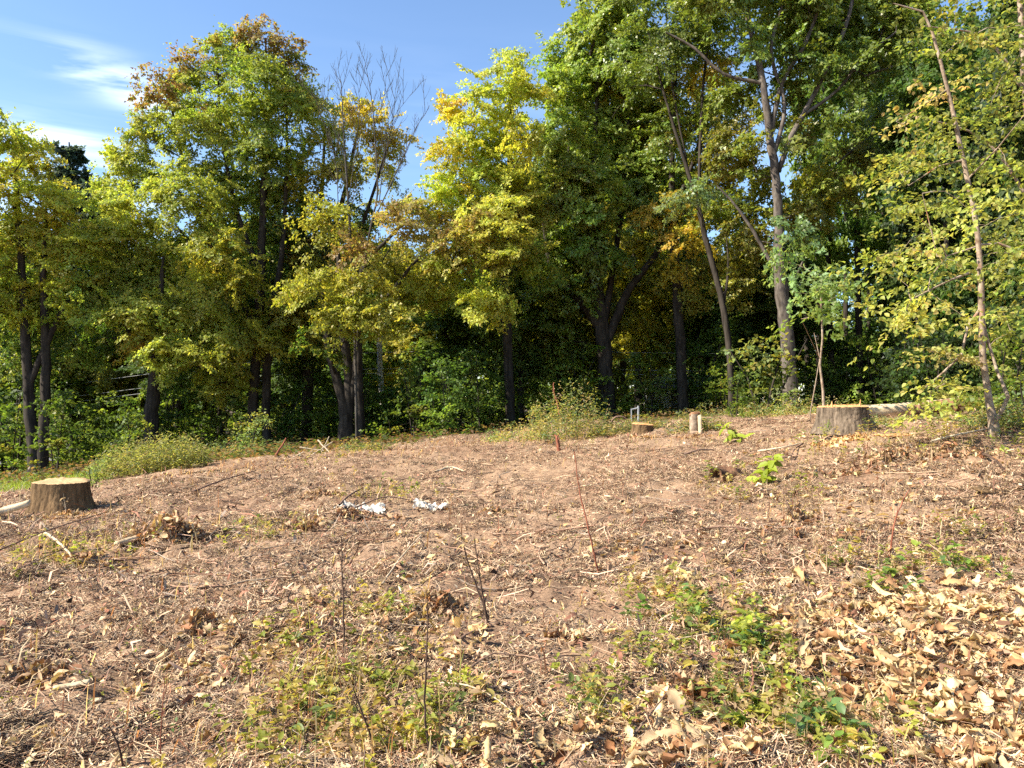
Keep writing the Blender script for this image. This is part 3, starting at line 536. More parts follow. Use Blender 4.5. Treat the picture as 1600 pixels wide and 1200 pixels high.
# bare dead tree
def bare_tree():
    stems = [[(558, 700, 2.38), (556, 600, 2.22), (553, 480, 1.98), (548, 380, 1.74), (543, 300, 1.43), (537, 210, 1.03), (533, 130, 0.55), (528, 108, 0.24)],
             [(556, 560, 1.79), (566, 440, 1.66), (580, 350, 1.58), (590, 300, 1.43), (586, 220, 1.03), (580, 150, 0.63), (570, 95, 0.24)]]
    limbs = [[(581, 350, 1.19), (605, 300, 1.11), (628, 250, 0.87), (648, 205, 0.60), (664, 175, 0.24)], [(548, 390, 0.95), (530, 330, 0.79), (525, 260, 0.55), (505, 170, 0.32), (470, 130, 0.16)], [(588, 280, 0.79), (612, 200, 0.55), (618, 140, 0.24)], [(592, 320, 0.79), (600, 250, 0.63), (612, 190, 0.40), (640, 150, 0.20)],
             [(545, 310, 0.79), (556, 230, 0.60), (562, 160, 0.36), (556, 120, 0.16)], [(584, 200, 0.55), (600, 150, 0.36), (604, 105, 0.16)], [(540, 250, 0.60), (520, 200, 0.40), (512, 165, 0.20)]]
    bl = [(565, 125, 42, 34, 'tan', 0), (530, 150, 26, 30, 'tan', 0), (610, 165, 34, 36, 'tan', 0), (645, 195, 26, 26, 'tan', 0), (625, 235, 34, 26, 'tan', 0), (590, 110, 16, 18, 'tan', 0), (575, 190, 34, 30, 'tan', 0)]
    tree('bare_tree', 'leafless grey tree with fine upright twigs against the sky in a gap', 'tree', 25.6, stems, limbs, bl, seed=15, bare=True, dens=20, twig=.0088, steep=2.5, bark=bark_mat('bark_dead_grey', (.035, .03, .027), (.11, .098, .09)))
bare_tree()
tree('birch_tree', 'thin white birch trunk among dark trees in the middle of the wood edge', 'tree', 34,
     [[(598, 690, 5), (597, 620, 4.5), (593, 540, 4.2), (598, 460, 3.4), (610, 400, 2)]], [[(594, 540, 2.4), (602, 500, 2), (604, 450, 1)]],
     [(600, 400, 36, 24, 'olive'), (610, 440, 30, 20, 'green')], seed=16, per=40, bark=M_BARKW)
tree('old_tree', 'short stout dark trunk with ivy dark crown behind the goldenrod, left of the big maple', 'tree', 27,
     [[(238, 716, 12), (236, 660, 10.5), (240, 610, 10), (244, 560, 8), (250, 480, 5), (255, 400, 2)]], [[(242, 590, 5), (215, 540, 3), (190, 500, 1.5)]],
     [(245, 500, 50, 36, 'olive', 1.5), (190, 470, 46, 36, 'green', 1.5), (170, 520, 46, 36, 'dark', 1.5), (290, 600, 36, 24, 'dark', 1.5)], seed=17, per=60)

# ------------------------------------------------------------------ forest behind: a few built kinds, copied one by one
def proto_tree(seed, Ht, clear, cols, slim=1.0, sparse=1.0, bark=None):
    r = np.random.RandomState(seed); lean = (r.rand(2) - .5) * .8
    st = [(0, 0, -.3, .17), (lean[0] * .3, lean[1] * .3, Ht * .3, .14), (lean[0] * .6, lean[1] * .6, Ht * .6, .09), (lean[0], lean[1], Ht * .97, .02)]
    bl = []
    for k in range(13):
        z = clear + (Ht - clear) * (k + .5) / 13; f = math.sin(math.pi * min(1, .16 + .84 * (z - clear) / (Ht - clear))) ** .7
        R = (1.0 + 1.5 * f) * slim; a = r.rand() * 6.28; o = R * .75 * r.rand()
        bl.append(((math.cos(a) * o + lean[0] * z / Ht, math.sin(a) * o + lean[1] * z / Ht, z), (R * .85, R * .85, .75), cols[r.randint(len(cols))], sparse))
    return grow('forest_tree', 'x', 'tree', (0, 0, 0), [st], [], bl, seed=seed, dens=3.6, per=62, leaf=.165, spread=.6, sides=7, bark=bark)
def proto_shrub(seed, Ht, cols, leaf=.12, n=8):
    r = np.random.RandomState(seed); stems = []
    for k in range(3):
        a = r.rand() * 6.28; q = r.uniform(.1, .5); stems.append([(0.05 * math.cos(a), .05 * math.sin(a), -.1, .022), (q * math.cos(a), q * math.sin(a), Ht * .5, .016), (q * 1.8 * math.cos(a + .3), q * 1.8 * math.sin(a + .3), Ht * r.uniform(.75, .98), .005)])
    bl = []
    for k in range(n):
        a = r.rand() * 6.28; z = Ht * (.12 + .85 * k / n); o = Ht * r.uniform(.05, .3) * (1.1 - .5 * k / n); w_ = r.uniform(.12, .24)
        bl.append(((math.cos(a) * o, math.sin(a) * o, z), (Ht * w_, Ht * w_, Ht * .07), cols[r.randint(len(cols))], r.uniform(.6, 1.2)))
    return grow('understory_shrub', 'x', 'shrub', (0, 0, 0), stems, [], bl, seed=seed, dens=11, per=13, leaf=leaf, spread=.34, flat=.12, sides=5, twig=.004, detail=1, upn=1, outn=.3)
def used(o, x, y, sc, rz, label, group, first, name=None, dz=-.05):
    c = o if o.name not in first else copy_tree(o)
    first.add(o.name); first.add(c.name)
    c.location = (x, y, float(base_h(np.array(x), np.array(y))) + dz); c.scale = sc; c.rotation_euler = (0, 0, rz); c['label'] = label; c['group'] = group
    return c
FP = [proto_tree(101, 13, 2.6, ['green', 'dark', 'green']), proto_tree(102, 14, 3.4, ['dark', 'green', 'olive']), proto_tree(103, 12, 2.0, ['olive', 'green', 'yg']), proto_tree(104, 15, 4.5, ['dark', 'dark', 'green'], .85)]
HP = [13, 14, 12, 15]
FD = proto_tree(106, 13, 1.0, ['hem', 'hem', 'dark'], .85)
FS = proto_tree(105, 16, 5.0, ['green', 'dark', 'green'], .75, .42); first = set()
def toplim(px):
    xs_ = [-400, 60, 110, 190, 300, 600, 650, 690, 740, 860, 930, 1000, 1060, 1120, 1400, 1460, 2000]; ys_ = [300, 330, 410, 410, 340, 350, 410, 380, 300, 200, 130, 100, 250, 350, 330, 60, -100]
    return np.interp(px, xs_, ys_)
def zone(px):
    for lim, s in ((170, 'far left maple'), (440, 'big red topped maple'), (650, 'multi stemmed maple clump'), (850, 'slim yellow maple'), (1040, 'forked oak'), (1200, 'leaning tree'), (1400, 'grey barked tree'), (3000, 'pale peeling trunk')):
        if px < lim: return s
rf = np.random.RandomState(5)
MARK = {'far left maple': 60, 'big red topped maple': 405, 'multi stemmed maple clump': 545, 'slim yellow maple': 797, 'forked oak': 945, 'leaning tree': 1125, 'grey barked tree': 1228, 'pale peeling trunk': 1535}
def side(p):
    dx = p - MARK[zone(p)]
    return 'well left of' if dx < -90 else 'just left of' if dx < -25 else 'directly behind' if dx < 25 else 'just right of' if dx < 90 else 'well right of'
for d, step, j in ((35, 88, 30), (43, 74, 34), (54, 62, 30), (70, 52, 26)):
    for px in np.arange(-330, 1960, step):
        p = px + rf.uniform(-j, j); dd = d + rf.uniform(-3, 3)
        if 1255 < p < 1420 and d < 60: continue
        if p < -110 and d < 50: continue
        x = (p - 800) * dd / FPX; top = toplim(p) + rf.uniform(0, 130)
        zg = float(base_h(np.array(x), np.array(dd))); h = EYE + (625 - top) * dd / FPX - zg
        k = rf.randint(4); s = h / HP[k]; sw = np.clip(s, .75, 1.25)
        z = zone(p)
        row = {35: 'first', 43: 'second', 54: 'third', 70: 'farthest'}[d]
        used(FP[k], x, dd, (sw, sw, s), rf.rand() * 6.28, f'dark tree in {row} forest row, {side(p)} the {z}', 'forest trees behind the ' + z, first)
THIN = [f'thin open tree against sky, {w} from left right of the grey barked trunk' for w in ('first', 'third', 'fourth', 'fifth', 'sixth', 'seventh', 'eighth', 'ninth', 'second', 'tenth')]
for p, dd in ((1262, 36), (1300, 33), (1322, 40), (1345, 31), (1360, 44), (1385, 35), (1400, 48), (1425, 38), (1278, 50), (1440, 30)):
    x = (p - 800) * dd / FPX; top = rf.uniform(-140, 40); zg = float(base_h(np.array(x), np.array(dd))); h = EYE + (625 - top) * dd / FPX - zg; s = h / 16
    used(FS, x, dd, (.8, .8, s), rf.rand() * 6.28, THIN.pop(0), 'thin trees right of the grey barked tree', first)
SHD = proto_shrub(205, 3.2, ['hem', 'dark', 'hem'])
SH = [proto_shrub(201, 3.0, ['green', 'dark', 'green']), proto_shrub(202, 2.4, ['green', 'olive', 'dark']), proto_shrub(203, 3.8, ['dark', 'green', 'dark'], .13, 10), proto_shrub(204, 1.6, ['green', 'olive', 'silver'], .09)]
for i in range(130):
    p = rf.uniform(-150, 1750); dd = rf.choice([28.5, 30, 33, 37, 42, 48]) + rf.uniform(-.8, .8)
    if 1000 < p < 1130 and dd < 26: continue
    k = rf.choice([0, 2, 2, 0, 1, 3]) if p < 1350 else rf.choice([0, 2, 2]); s = rf.uniform(.6, 1.35)
    x = (p - 800) * dd / FPX; z = zone(p)
    used(SH[k], x, dd, (s * 1.15, s * 1.15, s), rf.rand() * 6.28, f'dark shrub in ' + ('near' if dd < 32 else 'middle' if dd < 40 else 'far') + f' understory, {side(p)} the {z}', 'shrubs under the trees by the ' + z, first)
for i in range(86):
    p = -150 + 1950 * (i % 46 + rf.rand()) / 46; dd = rf.uniform(50, 76) if i < 46 else rf.uniform(80, 108); s = rf.uniform(1.5, 2.3) * (1 if i < 46 else 1.7); x = (p - 800) * dd / FPX; z = zone(p)
    used(SH[rf.choice([0, 2])], x, dd, (s * 1.5, s * 1.5, s), rf.rand() * 6.28, f'thicket shrub deep inside, {side(p)} the {z}', 'thicket shrubs deep behind the ' + z, first)
for i, (p, dd, k, sc) in enumerate(((1440, 23, 1, .75), (1492, 21, 0, .8), (1545, 24, 3, .95), (1600, 20, 0, .9), (1655, 18, 1, .95), (1470, 29, 2, 1.0), (1570, 30, 1, 1.2), (1690, 25, 3, 1.1))):
    x = (p - 800) * dd / FPX
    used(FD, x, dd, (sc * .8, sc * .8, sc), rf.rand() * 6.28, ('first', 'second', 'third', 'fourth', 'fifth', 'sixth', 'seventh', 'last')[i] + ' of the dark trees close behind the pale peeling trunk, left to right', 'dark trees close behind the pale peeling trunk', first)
for i in range(14):
    p = 1420 + i * 17 + rf.uniform(-6, 6); dd = rf.uniform(17, 24); x = (p - 800) * dd / FPX; sc = rf.uniform(.6, 1.0)
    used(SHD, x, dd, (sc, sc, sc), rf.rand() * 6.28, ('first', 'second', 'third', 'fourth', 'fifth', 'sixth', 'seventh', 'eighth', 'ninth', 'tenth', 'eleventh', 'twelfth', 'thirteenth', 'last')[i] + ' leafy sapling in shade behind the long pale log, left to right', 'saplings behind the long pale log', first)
# shrubs one can tell apart
for p, dd, k, s, lab in ((648, 24.5, 1, 1.0, 'sunlit yellow green sapling bush left of the slim yellow maple trunk'), (690, 25, 2, .7, 'dark leafy bush at the wood edge under the sunlit sapling bush'), (752, 27, 2, .85, 'mid green bush touching the slim yellow maple trunk on its left'),
                         (1190, 21, 3, 1.5, 'pale green bush in light left of the grey barked trunk'), (1150, 20, 1, .55, 'low yellow green bush between leaning trunk and grey barked trunk'), (150, 13.6, 3, .42, 'dark green shrub directly right of the thick brown stump'), (205, 19, 1, .62, 'small shrub rising behind the goldenrod patch'), (1575, 13, 1, .8, 'yellow green bush at the foot of the pale peeling trunk'), (1612, 12.2, 3, .75, 'green bush on the right edge beside the pale peeling trunk'),
                         (845, 22, 3, .5, 'low grey green shrub left of the weedy mound by the oak'), (395, 21, 3, .8, 'pale grey green shrub under the big red topped maple'), (90, 24, 1, 1.0, 'bright green sapling lit beside the far left maple trunk'), (700, 23, 2, .7, 'dark bush behind the reddish dry fern strip')):
    x = (p - 800) * dd / FPX
    c = copy_tree(SH[k]); c.location = (x, dd, float(base_h(np.array(x), np.array(dd))) - .05); c.scale = (s, s, s); c.rotation_euler = (0, 0, rf.rand() * 6.28); c['label'] = lab
    if 'group' in c: del c['group']


# ------------------------------------------------------------------ stumps, logs and other things lying in the clearing
def stump(label, px, py, d, wpx, hpx, barkm, cutm, flare=(), seed=0, tilt=(0, 0), splinters=0, fl=.28, ridge=.035):
    r = np.random.RandomState(seed); g = P3(px, py, d); g[2] = float(H(g[0], g[1])) - .04
    R = wpx / 2 * d / FPX; Ht = hpx * d / FPX + .04
    t = thing('tree_stump', label, 'stump', tuple(g))
    ns, nr = 110, 26
    a = np.arange(ns) * 2 * math.pi / ns; z = np.linspace(0, 1, nr)
    A, Zz = np.meshgrid(a, z)
    outl = 1 + .05 * np.cos(2 * A + seed) + .03 * np.cos(3 * A + 2 * seed) + .02 * np.cos(5 * A)
    sp = (1 - Zz) ** 2.2
    f = outl * (1 + fl * sp)
    for fa, fw, fs in flare: f = f + fs * sp * np.exp(-(np.angle(np.exp(1j * (A - fa))) / fw) ** 2)
    rid = fbm(A * 11 + 30, Zz * 2.6 + A * .2, 1, 3); rid2 = np.abs(vnoise(A * 15 + 1.5 * np.sin(Zz * 4), Zz * 4.5, 2) - .5)
    seam = np.abs(A - math.pi * .5) < .0
    f = f + ridge * (1.6 * (rid - .5) - 1.1 * np.exp(-(rid2 / .10) ** 2) + .6)
    tx, ty = tilt
    X = R * f * np.cos(A); Y = R * f * np.sin(A); Zv = Zz * (Ht + tx * X + ty * Y) + (Zz > .99) * .006 * (r.rand(nr, ns) - .5)
    V = np.stack([X, Y, Zv], -1).reshape(-1, 3)
    i = np.arange(nr - 1)[:, None] * ns; j = np.arange(ns)[None]; j2 = (j + 1) % ns
    put('bark', mesh_np('bark', V, [np.stack([i + j, i + j2, i + ns + j2, i + ns + j], -1).reshape(-1, 4)], barkm, smooth=True), t)
    # sawn face, a little inside the bark rim
    rings = [1.0, .93, .75, .5, .25]; top = f[-1]; VV = []
    for q in rings:
        x = R * top * q * np.cos(a); y = R * top * q * np.sin(a)
        zz = Ht + tx * x + ty * y + .012 * (fbm(x * 9 + 5, y * 3 + seed, 0, 3) - .5) + (.004 if q < 1 else 0) + .012 * (vnoise(x * 5 + seed, y * 2) > .55) * (q < .9) + .016 * (x * .25 + y > .12 * R) * (q < .99) + .004 * np.sin(y * 120)
        VV.append(np.stack([x, y, zz], -1))
    VV = np.vstack(VV + [np.array([[0, 0, Ht + .004]])])
    Fs = []
    for k in range(len(rings) - 1): Fs.append(np.stack([k * ns + j[0], k * ns + j2[0], (k + 1) * ns + j2[0], (k + 1) * ns + j[0]], -1))
    c = len(rings) * ns; k = len(rings) - 1
    put('cut_face', mesh_np('cut_face', VV, [np.vstack(Fs), np.stack([k * ns + j[0], k * ns + j2[0], np.full(ns, c)], -1)], cutm), t)
    for s in range(splinters):
        u = r.uniform(-.85, .85) * R; v = r.uniform(-.25, .25) * R - .2 * R; h = r.uniform(.01, .05) * (1 + 1.2 * (s % 7 == 0)); w = r.uniform(.006, .022); th = r.uniform(.004, .01)
        z0 = Ht + tx * u + ty * v - .005; q = r.uniform(-.35, .35); dx, dy = r.uniform(-.012, .012, 2)
        base = np.array([[-w, -th, 0], [w, -th, 0], [w * .9, th, 0], [-w, th, 0]]); top_ = base * np.array([.35, .4, 1]) + np.array([dx, dy, h]); top_[:, 2] += np.array([0, .012, .004, -.008]) * (h / .04)
        B = np.vstack([base, top_]); cq, sq = math.cos(q), math.sin(q); B = np.stack([B[:, 0] * cq - B[:, 1] * sq + u, B[:, 0] * sq + B[:, 1] * cq + v, B[:, 2] + z0], -1)
        put('splinter', mesh_np('splinter', B, [np.array([[0, 1, 5, 4], [1, 2, 6, 5], [2, 3, 7, 6], [3, 0, 4, 7], [4, 5, 6, 7]])], M_CUTO), t)
    return t, g, R, Ht
stump('thick brown stump with pale flat sawn top at the left edge of the clearing', 97, 796, 10, 80, 50, M_STUMP, M_CUT, ((.0, .35, .30), (-1.2, .4, .2), (3.3, .4, .15)), 1, (.0, .0), 0, .22, .024)
stump('wide grey barked stump with flared root and splintered orange top on the right', 1318, 680, 12.5, 72, 38, M_STUMPG, M_CUTO, ((-.15, .45, .75), (-2.2, .5, .2), (2.6, .5, .2)), 2, (.02, .0), 26, .12, .034)
stump('small low stump with orange sawn top in weeds, near the oak', 1004, 681, 16.3, 34, 14, M_STUMP, M_CUTO, ((3.1, .5, .2),), 3, (-.06, 0), 9, .15, .035)
def log_between(mesh_list, A, B, r0, r1, sides=14, rough=.10, sag=0.0, cutm=None, barkm=None, parent=None, org=(0, 0, 0)):
    A = np.array(A, float); B = np.array(B, float); n = 14; t = np.linspace(0, 1, n)[:, None]
    P = A + (B - A) * t + np.array([0, 0, -sag]) * np.sin(math.pi * t); Rr = r0 + (r1 - r0) * t[:, 0]
    Rr = Rr * (1 + .12 * (fbm(t[:, 0] * 4 + r0 * 50, t[:, 0] * 0, 0, 2) - .5))
    v, f = tube(P, Rr, sides, rough)
    put('bark', mesh_np('bark', v - np.array(org), [f], barkm, smooth=True), parent)
    for k in (0, n - 1):
        ring = v[k * sides:(k + 1) * sides]; c = ring.mean(0) + nrm((P[k] - P[abs(k - 1)])) * .006
        VV = np.vstack([ring, c[None]]); jj = np.arange(sides)
        put('cut_face', mesh_np('cut_face', VV - np.array(org), [np.stack([jj, (jj + 1) % sides, np.full(sides, sides)], -1)], cutm), parent)
# short upright post-like stump with a slab leaning on it
g = P3(1086, 681, 15); g[2] = float(H(g[0], g[1])) - .05
t = thing('tree_stump', 'narrow upright pale stump like a post with a reddish sawn top', 'stump', tuple(g))
log_between(None, (-.01, 0, 0), (-.02, 0, .44), .095, .085, 14, .1, 0, M_CUTO, M_BARKL, t)
v, f = tube(np.array([[-.115, -.02, .40], [-.06, -.03, .425], [0, -.02, .445], [.09, 0, .45]]), np.array([.02, .035, .04, .03]), 7, .3); put('torn_fibre', mesh_np('torn_fibre', v, [f], M_ROT, smooth=True), t)
B = np.array([[.045, -.14, 0], [.115, -.13, 0], [.115, -.09, 0], [.045, -.10, 0], [.035, -.10, .40], [.10, -.09, .43], [.10, -.055, .43], [.035, -.065, .40]])
sl = mesh_np('slab', B, [np.array([[0, 1, 5, 4], [1, 2, 6, 5], [2, 3, 7, 6], [3, 0, 4, 7], [4, 5, 6, 7]])], M_LOG)
o = put('wood_slab', sl, None, tuple(g)); o['label'] = 'thin pale slab of wood leaning on the narrow upright stump'; o['category'] = 'wood slab'
# fallen pale log with a torn red root end behind the right hand stump
A = P3(1338, 646, 14.4); Cq = P3(1498, 640, 14.8)
t = thing('fallen_log', 'long pale barkless log lying behind the right hand stump', 'log', tuple(A))
A2 = np.array([A[0], A[1], H(A[0], A[1]) + .15]); B2 = np.array([Cq[0], Cq[1], H(Cq[0], Cq[1]) + .19])
log_between(None, A2, B2, .115, .15, 14, .14, .03, M_CUT, M_LOG, t, A)
g = P3(1462, 655, 14.1); g[2] = float(H(g[0], g[1])) + .06
t = thing('rotten_log', 'reddish brown rotten log chunk with torn end, in front of the long pale log', 'log', tuple(g))
log_between(None, g + np.array([-.42, .05, .07]), g + np.array([.30, .05, .15]), .09, .15, 13, .3, .0, M_ROT, M_ROT, t, g)
for k in range(6):
    a = k * 1.05; s = g + np.array([.24, .02, .15]); e = s + np.array([.16 + .14 * rng.rand(), .12 * math.cos(a), .14 * math.sin(a)])
    v, f = tube(np.array([s, (s + e) / 2 + .02, e]), np.array([.06, .045, .012]), 7, .3); put('root', mesh_np('root', v - g, [f], M_ROT, smooth=True), t)
# hollow low log
g = G(1134, 748); g[2] = float(H(g[0], g[1]))
t = thing('hollow_log', 'short brown hollow log with dark opening beside the bright green seedling', 'log', tuple(g))
n = 20; a = np.linspace(-.35, math.pi + .35, n); L_ = .36
VV = []
for s_, rr in ((-1, .135), (-.3, .15), (.4, .14), (1, .12)):
    for q in (1.0, .74): 
        w = rr * q * (1 + .12 * np.sin(a * 5 + s_ * 3))
        VV.append(np.stack([np.cos(a) * w + .0 * s_, np.full(n, s_ * L_ * .5), np.sin(a) * w + .03], -1))
VV = np.array(VV); lay = VV.reshape(4, 2, n, 3); idx = np.arange(8 * n).reshape(4, 2, n); Fs = []
for s_ in range(3):
    for q in (0, 1):
        Fs.append(np.stack([idx[s_, q, :-1], idx[s_, q, 1:], idx[s_ + 1, q, 1:], idx[s_ + 1, q, :-1]], -1))
for s_ in (0, 3): Fs.append(np.stack([idx[s_, 0, :-1], idx[s_, 0, 1:], idx[s_, 1, 1:], idx[s_, 1, :-1]], -1))
q = rad(-62); VW = VV.reshape(-1, 3); VW = np.stack([VW[:, 0] * math.cos(q) - VW[:, 1] * math.sin(q), VW[:, 0] * math.sin(q) + VW[:, 1] * math.cos(q), VW[:, 2] * .85], -1)
put('shell', mesh_np('shell', VW, [np.vstack(Fs)], M_ROT, smooth=True), t)
# bark slabs at the right, white chunk at the left edge
def slab(name, label, cat, px, py, L, Wd, Th, rz, mat, tiltx=.1, lift=.02):
    g = G(px, py); nx_, ny_ = 14, 7
    u = np.linspace(-.5, .5, nx_); w = np.linspace(-.5, .5, ny_); U, Wv = np.meshgrid(u, w, indexing='ij')
    edge = 1 - .35 * vnoise(U * 7 + px, Wv * 0 + 3) * (np.abs(Wv) > .3)
    X = U * L; Y = Wv * Wd * edge * (1 - .5 * np.abs(U) ** 3 * 4); Z = (.06 if Wd > .15 else .18) * Wd * (1 - (2 * Wv) ** 2) + .16 * Wd * (fbm(U * 5 + px, Wv * 4, 0, 3) - .5) + tiltx * X
    top = np.stack([X, Y, Z + Th], -1); bot = np.stack([X, Y, Z], -1)
    V = np.concatenate([top.reshape(-1, 3), bot.reshape(-1, 3)]); nn = nx_ * ny_
    ii = (np.arange(nx_ - 1)[:, None] * ny_ + np.arange(ny_ - 1)[None]).ravel(); q = np.stack([ii, ii + ny_, ii + ny_ + 1, ii + 1], -1)
    rim = np.concatenate([np.arange(ny_), np.arange(1, nx_) * ny_ + ny_ - 1, (nx_ - 1) * ny_ + np.arange(ny_ - 2, -1, -1), np.arange(nx_ - 2, 0, -1) * ny_]); r2 = np.roll(rim, -1)
    me = mesh_np(name, V, [q, q[:, ::-1] + nn, np.stack([rim, r2, r2 + nn, rim + nn], -1)], mat)
    o = put(name, me, None, (g[0], g[1], float(H(g[0], g[1])) + lift)); o.rotation_euler = (0, 0, rz); o['label'] = label; o['category'] = cat; return o
slab('bark_slab', 'flat grey brown slab of bark lying among leaves near the right edge', 'bark', 1562, 762, .55, .30, .015, .1, M_STUMP, .02, -.03)
slab('wood_chunk', 'pale split chunk of wood at left edge, beside the thick brown stump', 'wood chunk', 8, 812, .5, .2, .06, .5, M_LOG, .25, .08)
slab('wood_chunk', 'pale broken stub of branch wood in front of the leaf heap on the left', 'wood chunk', 200, 852, .26, .08, .035, 1.1, M_LOG, .1, .03)
slab('bark_slab', 'thin reddish bark strip lying flat beside the right hand stump', 'bark', 1400, 684, .5, .12, .02, .1, M_CUTO, .02)
slab('wood_chip', 'bright cream wood chip lying on bare soil at lower left', 'wood chip', 96, 968, .13, .05, .012, .3, M_LOG, .05, .015)
slab('wood_chip', 'cream curled bark chip on the bare soil, lower left', 'wood chip', 112, 1078, .17, .05, .012, .35, M_LOG, .08, .015)
slab('wood_chip', 'small pale oval chip on the bare soil in the lower left', 'wood chip', 150, 1098, .06, .035, .012, .1, M_LOG, .03, .006)
# torn white plastic
def torn_sheet(label, px, py, L, Wd, rz, seed):
    g = G(px, py); nx_, ny_ = 46, 22
    u = np.linspace(-1, 1, nx_); w = np.linspace(-1, 1, ny_); U, Wv = np.meshgrid(u, w, indexing='ij')
    ed = .62 + .5 * fbm(U * 3 + seed, np.sign(Wv) * 2.0 + seed, seed, 3); X = U * L * .5 * (.8 + .35 * fbm(Wv * 3 + seed, U * 0 + 5, 1, 3)); Y = Wv * Wd * .5 * ed
    Z = .045 * np.abs(fbm(U * 2.6 + seed, Wv * 1.6, 2, 4) - .5) * 2 * (1.1 - .6 * np.abs(Wv)) + .03 * vnoise(U * 13, Wv * 8, 1) + .02
    c, s = math.cos(rz), math.sin(rz); WX = g[0] + X * c - Y * s; WY = g[1] + X * s + Y * c; WZ = H(WX, WY) + Z
    V = np.stack([WX - g[0], WY - g[1], WZ - g[2]], -1).reshape(-1, 3)
    ii = (np.arange(nx_ - 1)[:, None] * ny_ + np.arange(ny_ - 1)[None]).ravel(); q = np.stack([ii, ii + ny_, ii + ny_ + 1, ii + 1], -1)
    r = np.random.RandomState(seed); cen = V[q].mean(1); edgef = np.abs(Wv.ravel()[q].mean(1)) + .6 * np.abs(U.ravel()[q].mean(1)); keep = (r.rand(len(q)) > .55 * (edgef > 1.15))
    o = put('plastic_scrap', mesh_np('plastic_scrap', V, [q[keep]], M_WHITE), None, tuple(g)); o['label'] = label; o['category'] = 'plastic scrap'
torn_sheet('longer dirty white torn plastic scrap, left of the other, partly under twigs', 562, 800, .58, .22, .08, 3)
torn_sheet('bright white crumpled plastic scrap on the mulch, right of the longer one', 672, 795, .40, .26, -.05, 6)

# ------------------------------------------------------------------ sticks and thin stems one can point at
def stick(label, pts, rpx, mat, group=None, lift=.03, sag=0, name='stick', cat='stick'):
    W_ = [G(px, py) for px, py in pts]; g = W_[0]
    P = np.array([[w[0], w[1], float(H(w[0], w[1])) + lift + (.03 if 0 < i < len(W_) - 1 else 0)] for i, w in enumerate(W_)])
    Rm = rpx * g[1] / FPX; Q = catmull(np.hstack([P, np.full((len(P), 1), Rm)]), .05); Q[:, 2] = np.maximum(Q[:, 2], H(Q[:, 0], Q[:, 1]) + Rm * .4)
    Q[:, :3] += (rng.rand(len(Q), 3) - .5) * Rm * .5; tt = np.linspace(1, .55, len(Q))
    T = Tubes(); T.add(Q[:, :3], Q[:, 3] * tt, 6, .15)
    o = put(name, T.mesh(name, mat, g), None, tuple(g)); o['label'] = label; o['category'] = cat
    if group: o['group'] = group
M_TW = bark_mat('twig_brown', (.10, .06, .045), (.30, .19, .14), 30, .3, .3)
M_TWP = bark_mat('twig_pale', (.34, .26, .18), (.64, .52, .38), 30, .3, .3)
M_TWD = bark_mat('twig_dark', (.04, .025, .02), (.13, .08, .06), 30, .3, .3)
M_TWR = bark_mat('twig_red', (.16, .05, .03), (.34, .13, .08), 30, .3, .3)
for a in (('long thin straight stick slanting across bare soil left of centre', [(594, 928), (628, 884), (664, 838)], 1.5, M_TWP, .05),
          ('slender brown curved stick lying across the mulch right of centre', [(1060, 838), (1130, 834), (1200, 838)], 1.6, M_TW, .04),
          ('thin brown twig lying level on soil below centre', [(800, 1054), (866, 1045), (932, 1036)], 1.6, M_TW, .04),
          ('short grey stick on bare soil just right of the paired dark stems', [(716, 1006), (738, 1001), (756, 999)], 2.2, M_TW, .02),
          ('thin reddish twig slanting up right in the lower centre', [(978, 1186), (1020, 1140), (1050, 1090)], 1.8, M_TW, .06),
          ('long pale curved stick in front of the pale peeling trunk', [(1455, 696), (1510, 688), (1572, 668)], 1.8, M_TWP, .06),
          ('short dark broken stick slanting right, near the right edge', [(1534, 714), (1552, 726), (1572, 738)], 2.4, M_TWD, .04),
          ('pale forked stick lying level behind the hollow log', [(1184, 710), (1220, 706), (1254, 697)], 1.6, M_TWP, .05),
          ('short brown stick meeting the pale forked stick end', [(1254, 698), (1242, 710), (1236, 720)], 1.8, M_TW, .05),
          ('brown stick leaning out of the left end of the white plastic', [(530, 800), (548, 786), (572, 768)], 2.0, M_TW, .08),
          ('thin brown stick crossing the front of the longer white plastic', [(555, 808), (600, 797), (640, 794)], 1.3, M_TW, .12),
          ('dark level stick on mulch in front of the narrow upright stump', [(1068, 713), (1092, 710), (1116, 706)], 2.0, M_TW, .03),
          ('pale short stick lying level on the far mulch near the centre', [(680, 740), (704, 737), (726, 739)], 2.0, M_TWP, .04),
          ('long grey stick in the tangle below the thick brown stump', [(0, 878), (80, 850), (160, 820)], 1.6, M_TW, .12),
          ('thin pale stick crossing the tangle at the left edge', [(70, 842), (92, 862), (116, 884)], 2.4, M_TWP, .06),
          ('long thin stick low in the left tangle, slanting up right', [(20, 912), (100, 878), (170, 838)], 1.2, M_TW, .10),
          ('grey stick lying half way up the left slope of the mulch', [(300, 776), (350, 760), (400, 742)], 1.7, M_TW, .07),
          ('dark brown stick lying on the near soil at lower right of centre', [(885, 1052), (910, 1068), (935, 1085)], 1.5, M_TWD, .03),
          ('long pale vine stem curving over soil near the bottom centre', [(690, 1082), (730, 1096), (770, 1112), (800, 1128)], 1.3, M_TWP, .05),
          ('brown bent stem arching at right of the weeds in bottom centre', [(735, 1070), (770, 1058), (806, 1052)], 1.8, M_TW, .10),
          ('thick pale stick half buried in the dry leaves at lower right', [(1440, 995), (1500, 1002), (1560, 1014)], 3.0, M_TW, .02),
          ('thin pale stick lying along the near right leaf litter', [(1130, 1000), (1060, 1020), (985, 1030)], 1.1, M_TWP, .05)):
    stick(a[0], a[1], a[2], a[3], None, a[4])
